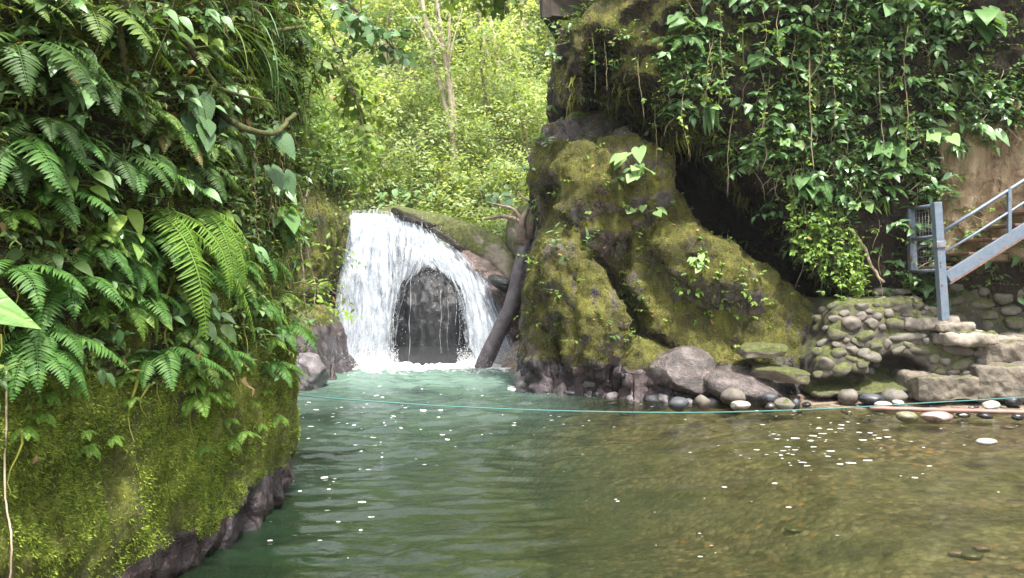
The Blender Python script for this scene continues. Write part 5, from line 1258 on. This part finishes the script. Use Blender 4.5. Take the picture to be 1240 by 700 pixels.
for k, (x0, y0, x1, y1, Y, r, lb) in enumerate(((983, 80, 986, 205, 10.7, .022, 'pale knotty vine hanging in front of the right cliff below the yellow leaf'), (1003, 35, 1010, 155, 10.8, .016, 'thin straight vine right of the knotty one'), (893, 0, 897, 90, 10.9, .03, 'thick moss wrapped vine hanging near the top of the right cliff'),
        (872, -10, 874, 40, 11, .02, 'short mossy vine at the picture top left of the thick one'), (1067, 70, 1075, 185, 10.8, .02, 'slender dark sapling stem rising through the right cliff plants'), (778, 20, 780, 145, 11.2, .012, 'straight aerial root hanging before the dark notch'), (770, 0, 776, 60, 11.2, .01, 'thin root at the cliff top right of the platform'),
        (722, 45, 724, 115, 11.2, .016, 'mossy root hanging over the small hollow below the platform'), (736, 55, 738, 110, 11.2, .01, 'thin dark root beside the mossy one under the platform'), (797, 160, 800, 205, 11.2, .008, 'fine root dangling at the start of the cave'))):
    Y -= .3
    vine([(x0-4, y0-45, Y+.45), (x0-1, y0-12, Y+.08), ((x0+x1)/2+3*math.sin(k), (y0+y1)/2, Y), (x1, y1, Y)], r*.62, r*.3, 'vine' if k not in (2, 3, 7) else 'bark_moss', lb, seed=k, leaves=(10, 8, 12, 5, 14, 3, 2, 3, 2, 2)[k])
for k in range(16):
    x = R.uniform(955, 1040); e = np.interp(x, [955, 1040], [300, 370]); y0 = e-R.uniform(60, 110); L = R.uniform(60, 100)
    h = hit(x, y0); Y = (h[0].y if h else 11)-.12
    vine([(x, y0, Y), (x+R.uniform(-4, 4), y0+L*.5, Y-.04), (x+R.uniform(-5, 5), y0+L, Y-.02)], .007, .003, 'stem', 'leafy creeper hanging over the right end of the cave mouth', leaves=26, seed=60+k, name='leafy_creeper', cat='creeper', group='leafy creepers over the cave mouth')
for k in range(14):
    x = R.uniform(830, 1120); y0 = R.uniform(-20, 120); L = R.uniform(60, 130); h = hit(x, y0+L*.5); Y = (h[0].y if h else 11)-.28
    vine([(x, y0-30, Y+.4), (x+2, y0, Y+.08), (x+R.uniform(-8, 8), y0+L*.5, Y-.03), (x+R.uniform(-10, 10), y0+L, Y)], R.uniform(.005, .009), .003, 'vine', 'thin pale vine trailing over the leaves of the right cliff', group='pale vines over the right cliff', seed=140+k, leaves=8, name='trailing_vine')
for k in range(12):
    x = R.uniform(300, 352); y0 = R.uniform(150, 300); L = R.uniform(50, 120); h = hit(x, y0); 
    if h: Y = h[0].y-.1; vine([(x+4, y0, Y), (x+6, y0+L*.5, Y), (x+5+R.uniform(-4, 4), y0+L, Y)], .005, .003, 'vine', 'thin root string hanging along the rim of the left cliff', group='root strings on the left cliff rim', seed=90+k)
vine([(8, 445, 3.1), (7, 520, 3.1), (6, 600, 3.05), (14, 660, 3.0), (12, 720, 3.0)], .004, .004, 'twig', 'thin pale root hanging down the moss at the far left', seed=120, wob=.006)
vine([(225, 60, 4.6), (262, 130, 4.6), (300, 158, 4.6), (340, 160, 4.8), (360, 138, 5.0)], .028, .014, 'bark_moss', 'curved mossy branch arching out over the heart leaves', 'mossy_branch', 'branch', seed=121)
vine([(250, -5, 5.0), (290, 22, 5.0), (330, 38, 5.1), (375, 33, 5.3)], .03, .012, 'bark_moss', 'mossy branch sagging across the top of the left cliff', 'mossy_branch', 'branch', seed=122)
vine([(205, 20, 4.0), (235, 70, 4.2), (262, 110, 4.4), (322, 124, 4.8)], .02, .006, 'bark_moss', 'thin moss covered branch slanting right in the upper left cliff', 'mossy_branch', 'branch', seed=123)
vine([(150, -5, 3.6), (152, 40, 3.6), (158, 90, 3.7)], .03, .012, 'bark_moss', 'vertical moss clad branch near the top left', 'mossy_branch', 'branch', seed=124)
vine([(372, 215, 9), (366, 300, 9), (370, 380, 9)], .012, .008, 'bark', 'dark thin vine hanging before the far cliff left of the fall', seed=126)

# branches with leaves hanging into the top of the picture --------------------
def leafbranch(pl, r, nt, L, mt, lb, seed, tm=None, name='leafy_branch'):
    q = spline([P(*p) for p in pl], 30); rr_ = np.random.default_rng(seed); t = empty(name, q[0]); V, T = tube(q-q[0], np.linspace(r, r*.3, 30), 7, wob=.2, seed=seed); build('branch', V, tris=T, mat=M['bark'], parent=t)
    mb = MB(); st = MB(); i = rr_.integers(6, 30, nt); twigs(mb, st, q[i]-q[0], rnd3(nt, rr_)+[.2, -.3, -.5], (.12, .45), 7, L, tm or leafT(.6, .06, .2, n=3), rng=rr_, up=-.2, stemr=.003)
    V, T = mb.get(); build('leaves', V, tris=T, mat=M[mt], parent=t); V, T = st.get(); build('twig', V, tris=T, mat=M['bark'], parent=t, smooth=False); tag(t, lb, 'branch'); return t
leafbranch([(330, -60, 5.5), (390, -15, 5.8), (440, 20, 6.0), (478, 60, 6.1)], .02, 26, (.07, .11), 'leaf_glossy', 'branch of round leathery leaves leaning in from the top left over the gap', 201)
leafbranch([(320, 30, 5.6), (380, 60, 5.9), (425, 110, 6.1), (445, 170, 6.2)], .016, 30, (.06, .1), 'leaf_mid', 'long leafy branch drooping in front of the sunlit woods', 202)
leafbranch([(330, 120, 6.0), (370, 150, 6.2), (390, 180, 6.3)], .012, 24, (.05, .09), 'leaf_light', 'light green branch sticking out of the left cliff above the fall', 203)
leafbranch([(330, 230, 6.0), (360, 265, 6.1), (378, 330, 6.1), (388, 370, 6.1)], .010, 18, (.06, .09), 'leaf_light', 'slender branch with pointed leaves hanging beside the waterfall', 204, leafT(.36))
leafbranch([(330, 330, 5.9), (352, 360, 5.9), (372, 395, 5.9)], .008, 14, (.05, .08), 'leaf_mid', 'lowest leafy sprig at the corner of the left cliff', 205, leafT(.36))
leafbranch([(480, -50, 9), (540, -22, 9), (590, -14, 9.3), (620, -12, 9.5)], .02, 34, (.09, .14), 'leaf_mid', 'leaves of an overhead branch dipping into the top centre', 206)
leafbranch([(350, -30, 7.5), (400, 40, 7.8), (432, 130, 8), (440, 215, 8)], .014, 40, (.06, .1), 'leaf_light', 'thin curtain of light leaves between the left cliff and the woods', 207)
leafbranch([(800, -40, 10.6), (850, -20, 10.7), (930, -8, 10.8)], .02, 30, (.07, .12), 'leaf_glossy', 'leafy branch along the top of the right cliff', 208)
leafbranch([(1010, -30, 10.6), (1060, 10, 10.6), (1110, 30, 10.7)], .02, 20, (.1, .17), 'leaf_glossy', 'branch with large leaves at the top of the right cliff', 209)
# dead leaves caught on plants
for k, (px, py, s_, m, lb) in enumerate(((275, 465, .12, 'leaf_dead', 'pale brown dead leaf caught on the moss rim of the left cliff'), (50, 148, .14, 'leaf_dead', 'reddish dead leaf lying in the plants at the far left'), (28, 170, .12, 'leaf_dead', 'brown dead leaf below the reddish one at the far left'), (985, 75, .3, 'leaf_yellow', 'large yellow withered leaf in the middle of the right cliff'), (992, 115, .2, 'leaf_yellow', 'curled yellow leaf hanging under the large withered one'), (1213, 10, .2, 'leaf_dead', 'red brown leaf in the upper right corner'), (1231, 125, .16, 'leaf_dead', 'crumpled beige leaf at the right edge above the clay'), (648, 122, .2, 'leaf_yellow', 'orange leaf on the left shoulder of the mossy cliff'))):
    h = hit(px, py)
    if h:
        V, T = leafT(.6, .25, .6, n=5); V = V*s_; M_ = Matrix(); o = build('dead_leaf', V, tris=T, mat=M[m]); o.location = h[0]+h[1]*.12; o.rotation_euler = (-1.9+.3*k % 1, .3, math.atan2(h[1].y, h[1].x)+1.57+k % 3*.4); tag(o, lb, 'leaf')

# ---------------------------------------------------------------- background woods
def tree_proto(seed, H, spread, nt, mt, L, bark, trunks=1, bare=.35, tw=(.3, .8)):
    r = np.random.default_rng(seed); t = empty('tree'); tr = MB(); ends = []
    for k in range(trunks):
        b = np.array([r.normal()*.15*(trunks > 1), r.normal()*.15*(trunks > 1), -.3]); top = np.array([r.normal()*.10*H, r.normal()*.08*H, H*.85])
        q = bez(b, (b+top)/2+r.normal(size=3)*.06*H, top, 22); tr.add(*tube(q, np.linspace(.022*H**.9, .006*H, 22)/trunks**.5, 8, wob=.15, seed=seed+k))
        for j in range(10):
            s0 = r.uniform(bare, 1); a = q[int(s0*21)]; az = r.uniform(0, 6.28); l = spread*r.uniform(.5, 1)*(1.2-s0*.5)
            e = a+np.array([math.cos(az)*l, math.sin(az)*l, r.uniform(.1, .8)*l]); qq = bez(a, (a+e)/2+[0, 0, -.1*l], e, 9); tr.add(*tube(qq, np.linspace(.006*H, .0015*H, 9), 5, cap=False)); ends += [qq[i] for i in (4, 6, 7, 8)]
    V, T = tr.get(); build('trunk', V, tris=T, mat=M[bark], parent=t)
    ends = np.array(ends); i = r.integers(0, len(ends), nt); p = ends[i]+r.normal(size=(nt, 3))*spread*.22*np.array([1, 1, .8]); mb = MB(); twigs(mb, None, p, rnd3(nt, r)+[0, 0, .3], tw, 7, L, leafT(.5, .1, .25, n=1), rng=r)
    V, T = mb.get(); build('crown', V, tris=T, mat=M[mt], parent=t, smooth=False); return t
def gz(x, y): return float(gheight(np.array([float(x)]), np.array([float(y)]))[0])
def place_tree(t, px, Y, lb, s_=1.0, rz=0, group=None, cat='tree'):
    x = (px-CX)/FPX*Y; t.location = (x, Y, gz(x, Y)-.1); t.rotation_euler = (0, 0, rz); t.scale = (s_,)*3
    for k_ in ('label', 'group'):
        if k_ in t: del t[k_]
    tag(t, lb, cat, group)
# the slender pale multi-stemmed tree
t = empty('slender_tree', (0, 0, 0)); O = P(552, 262, 20.5); tr = MB()
for k, pl in enumerate(([(553, 265, 20.5), (549, 200, 20.5), (547, 160, 20.5), (535, 110, 20.6), (520, 50, 20.7), (506, -30, 20.8)], [(553, 265, 20.5), (550, 190, 20.5), (548, 150, 20.5), (542, 90, 20.4), (531, 20, 20.3), (524, -40, 20.2)], [(554, 265, 20.6), (553, 200, 20.6), (549, 130, 20.6), (539, 70, 20.8), (514, 20, 21), (500, -40, 21)],
        [(540, 110, 20.5), (543, 60, 20.3), (545, 0, 20.2), (546, -40, 20)], [(543, 250, 20.3), (541, 215, 20.3), (540, 190, 20.3)], [(530, 80, 20.6), (512, 40, 20.4), (490, 8, 20.4)], [(541, 90, 20.5), (549, 50, 20.5), (560, 10, 20.6)])):
    q = spline([P(*p) for p in pl], 30); tr.add(*tube(q-np.array(tuple(O)), np.linspace((.10, .075, .07, .05, .05, .035, .03)[k], (.05, .045, .04, .03, .02, .012, .012)[k], 30), 8, wob=.12, seed=k))
t.location = O; V, T = tr.get(); build('trunk', V, tris=T, mat=M['bark_pale'], parent=t)
r = np.random.default_rng(5); px_ = r.normal(528, 55, 240); p = np.array([tuple(P(a, b, y)) for a, b, y in zip(px_, r.normal(-5, 60, 240), r.normal(20.8, .7, 240))])-np.array(tuple(O)); mb = MB(); twigs(mb, None, p, rnd3(240, r), (.2, .6), 7, (.07, .13), leafT(.5, n=1), rng=r); V, T = mb.get(); build('crown', V, tris=T, mat=M['leaf_sun_tint'], parent=t, smooth=False)
tag(t, 'slender tree with several pale stems forking upward in the sunlit gap', 'tree')
TS = tree_proto(9, 9.5, 1.6, 420, 'leaf_sun_tint', (.1, .18), 'bark_pale', trunks=2, bare=.55)
TP = [tree_proto(1, 5.5, 1.9, 900, 'leaf_sun_tint', (.09, .17), 'bark'), tree_proto(2, 4.5, 1.8, 900, 'leaf_haze_tint', (.09, .16), 'bark_pale'), tree_proto(3, 7.5, 2.3, 1000, 'leaf_sun_tint', (.1, .2), 'bark_pale'), tree_proto(4, 3.0, 1.3, 700, 'leaf_haze_tint', (.08, .14), 'bark', bare=.15), tree_proto(5, 2.2, 1.0, 500, 'leaf_sun_tint', (.08, .15), 'bark', bare=.1)]
spec = [(0, 600, 22, 'round sunlit tree right of the slender tree behind the mossy cliff'), (1, 650, 23, 'leafy tree behind the left shoulder of the mossy cliff'), (3, 575, 20.6, 'bushy young tree just right of the pale stems'), (3, 498, 20.2, 'bushy young tree just left of the pale stems'), (1, 455, 21.5, 'bright tree behind the left cliff rim'), (2, 560, 26, 'tall sunlit tree on the slope behind the slender one'),
        (2, 470, 25, 'tall light tree at the left of the wooded slope'), (0, 520, 23.5, 'dense tree behind the pale stems'), (0, 425, 20, 'leafy tree beyond the far left cliff'), (4, 625, 19.6, 'low bush behind the pale rounded boulder'), (4, 530, 19.4, 'low bush above the head of the waterfall'), (4, 470, 19.2, 'low bush left of the head of the waterfall'), (4, 585, 19.4, 'low bush above the long tan slab'), (3, 430, 18.6, 'small shaded tree at the far cliff edge')]
for k, (px, Y, s_, lb) in enumerate(((612, 24, 1, 'slim pale trunked tree at the right of the sunlit slope'), (492, 25, .95, 'slim pale trunked tree left of the forked one'), (455, 23, .9, 'thin tree rising beside the left cliff foliage'), (585, 29, 1.1, 'tall thin tree far up the slope right of centre'), (535, 31, 1.15, 'tall thin tree far up the slope behind the forked one'), (640, 27, 1, 'thin tree close to the right cliff edge on the slope'))):
    place_tree(TS if k == 0 else dup(TS), px, Y, lb, s_, 1.3*k)
used = set()
for k, (i, px, Y, lb) in enumerate(spec):
    t = TP[i] if i not in used else dup(TP[i]); used.add(i); place_tree(t, px, Y, lb, R.uniform(.9, 1.15), R.uniform(0, 6))
k = 0
for Y in (27, 30, 33.5, 37.5, 42, 47, 53):
    for x in np.arange(-9-(Y-27)*.3, 5+(Y-27)*.3, 3.0):
        px = CX+FPX*x/Y
        if not (330 < px < 740): continue
        i = (0, 2, 1, 0, 2)[k % 5]; t = dup(TP[i]); k += 1
        t.location = (x+R.uniform(-.7, .7), Y+R.uniform(-1, 1), gz(x, Y)-.2); t.rotation_euler = (0, 0, R.uniform(0, 6)); t.scale = (R.uniform(1.0, 1.4),)*3
        for k_ in ('label', 'group'):
            if k_ in t: del t[k_]
        tag(t, 'hazy leafy tree higher up the wooded slope behind the fall', 'tree', 'trees high on the wooded slope')
# trees rooted on top of both cliffs (their crowns close the gorge)
for i, x, y, s_, lb in ((0, 1.9, 14.2, .9, 'leafy tree standing on the top of the mossy cliff left end'), (3, 3.6, 14.6, 1.2, 'leafy tree standing on the top of the right cliff')):
    t = dup(TP[i]); t.location = (x, y+1, 6.3); t.scale = (s_,)*3
    for k_ in ('label', 'group'):
        if k_ in t: del t[k_]
    tag(t, lb, 'tree')
# brush covering the wooded slope
gy = np.linspace(17.5, 50, 260); 
n = 5200; yy = 18.3+(50-18.3)*rs.random(n)**1.6; xx = rs.uniform(-.40, .16, n)*yy; 
zz_ = gheight(xx, yy); p = np.stack([xx, yy, zz_+.1+rs.random(n)**2*1.3], 1)
for mt, sl_ in (('leaf_haze_tint', slice(0, 3000)), ('leaf_sun_tint', slice(3000, 5200))):
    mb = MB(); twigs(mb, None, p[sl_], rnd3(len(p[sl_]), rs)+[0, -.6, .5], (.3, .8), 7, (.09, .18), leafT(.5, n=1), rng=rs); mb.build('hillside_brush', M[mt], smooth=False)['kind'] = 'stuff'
for k, (px, py, Y, lb) in enumerate(((480, 248, 18.2, 'big pale leaved plant above the lip of the fall'), (505, 232, 18.8, 'second broad pale leaved plant behind the lip of the fall'), (600, 238, 18, 'broad leaved plant above the tan slab'))):
    place_leafy('glossy', 0, 0, 1.1, lb, at=P(px, py+10, Y), az=math.pi, seed=1+k)
# ---------------------------------------------------------------- camera, sky, sun
cam = bpy.data.objects.new('camera', bpy.data.cameras.new('camera')); C.objects.link(cam); sc.camera = cam
cam.location = (0, 0, CAMZ); cam.rotation_euler = (math.pi/2-PITCH, 0, 0)
cam.data.sensor_width = 36; cam.data.lens = 36*FPX/1240; cam.data.clip_end = 1500; cam.data.clip_start = .05
EL, AZ = math.radians(66), math.radians(150)      # compass direction the sun stands in, clockwise from +Y
w = bpy.data.worlds.new('World'); sc.world = w; w.use_nodes = True; nt = w.node_tree; nt.nodes.clear()
sky = nt.nodes.new('ShaderNodeTexSky'); sky.sky_type = 'NISHITA'; sky.sun_disc = False; sky.sun_elevation = EL; sky.sun_rotation = AZ; sky.air_density = 1.0; sky.dust_density = 4.0; sky.ozone_density = .6
bg = nt.nodes.new('ShaderNodeBackground'); bg.inputs[1].default_value = .15; wo = nt.nodes.new('ShaderNodeOutputWorld'); tc = nt.nodes.new('ShaderNodeTexCoord'); mpn = nt.nodes.new('ShaderNodeMapping'); mpn.inputs['Scale'].default_value = (1, 1, 2.5); cn = nt.nodes.new('ShaderNodeTexNoise'); cn.inputs['Scale'].default_value = 1.6; cn.inputs['Detail'].default_value = 6
nt.links.new(tc.outputs['Generated'], mpn.inputs[0]); nt.links.new(mpn.outputs[0], cn.inputs[0])
cr = nt.nodes.new('ShaderNodeMapRange'); nt.links.new(cn.outputs['Fac'], cr.inputs[0]); cr.inputs[1].default_value = .36; cr.inputs[2].default_value = .58; cr.inputs[4].default_value = .9
cm = nt.nodes.new('ShaderNodeMix'); cm.data_type = 'RGBA'; nt.links.new(cr.outputs[0], cm.inputs[0]); nt.links.new(sky.outputs[0], cm.inputs[6]); cm.inputs[7].default_value = (10, 10.1, 10.3, 1)
nt.links.new(cm.outputs[2], bg.inputs[0]); nt.links.new(bg.outputs[0], wo.inputs[0])
ld = bpy.data.lights.new('sun', 'SUN'); ld.energy = 4.0; ld.angle = math.radians(5); ld.color = (1, .95, .86)
so = bpy.data.objects.new('sun', ld); C.objects.link(so)
sd = Vector((math.sin(AZ)*math.cos(EL), math.cos(AZ)*math.cos(EL), math.sin(EL)))
so.rotation_euler = sd.to_track_quat('Z', 'Y').to_euler(); so.location = sd*50
sc.view_settings.view_transform = 'Standard'; sc.view_settings.look = 'None'; sc.view_settings.exposure = 1.45; sc.view_settings.gamma = 1
hz = box(-128, 130, -122, 140, -2.6, 46); ho = build('haze', hz[0], tris=hz[1]); ho['kind'] = 'stuff'
hm = bpy.data.materials.new('haze'); hm.use_nodes = True; hn = hm.node_tree; hn.nodes.clear(); ou = hn.nodes.new('ShaderNodeOutputMaterial'); pv = hn.nodes.new('ShaderNodeVolumePrincipled')
pv.inputs['Color'].default_value = (.93, .96, .97, 1); pv.inputs['Density'].default_value = .0006; pv.inputs['Anisotropy'].default_value = .1; hn.links.new(pv.outputs[0], ou.inputs['Volume']); ho.data.materials.append(hm)
sc.cycles.volume_bounces = 0
sc.render.engine = 'CYCLES'; sc.cycles.max_bounces = 8; sc.cycles.transparent_max_bounces = 24; sc.cycles.diffuse_bounces = 3; sc.cycles.glossy_bounces = 3
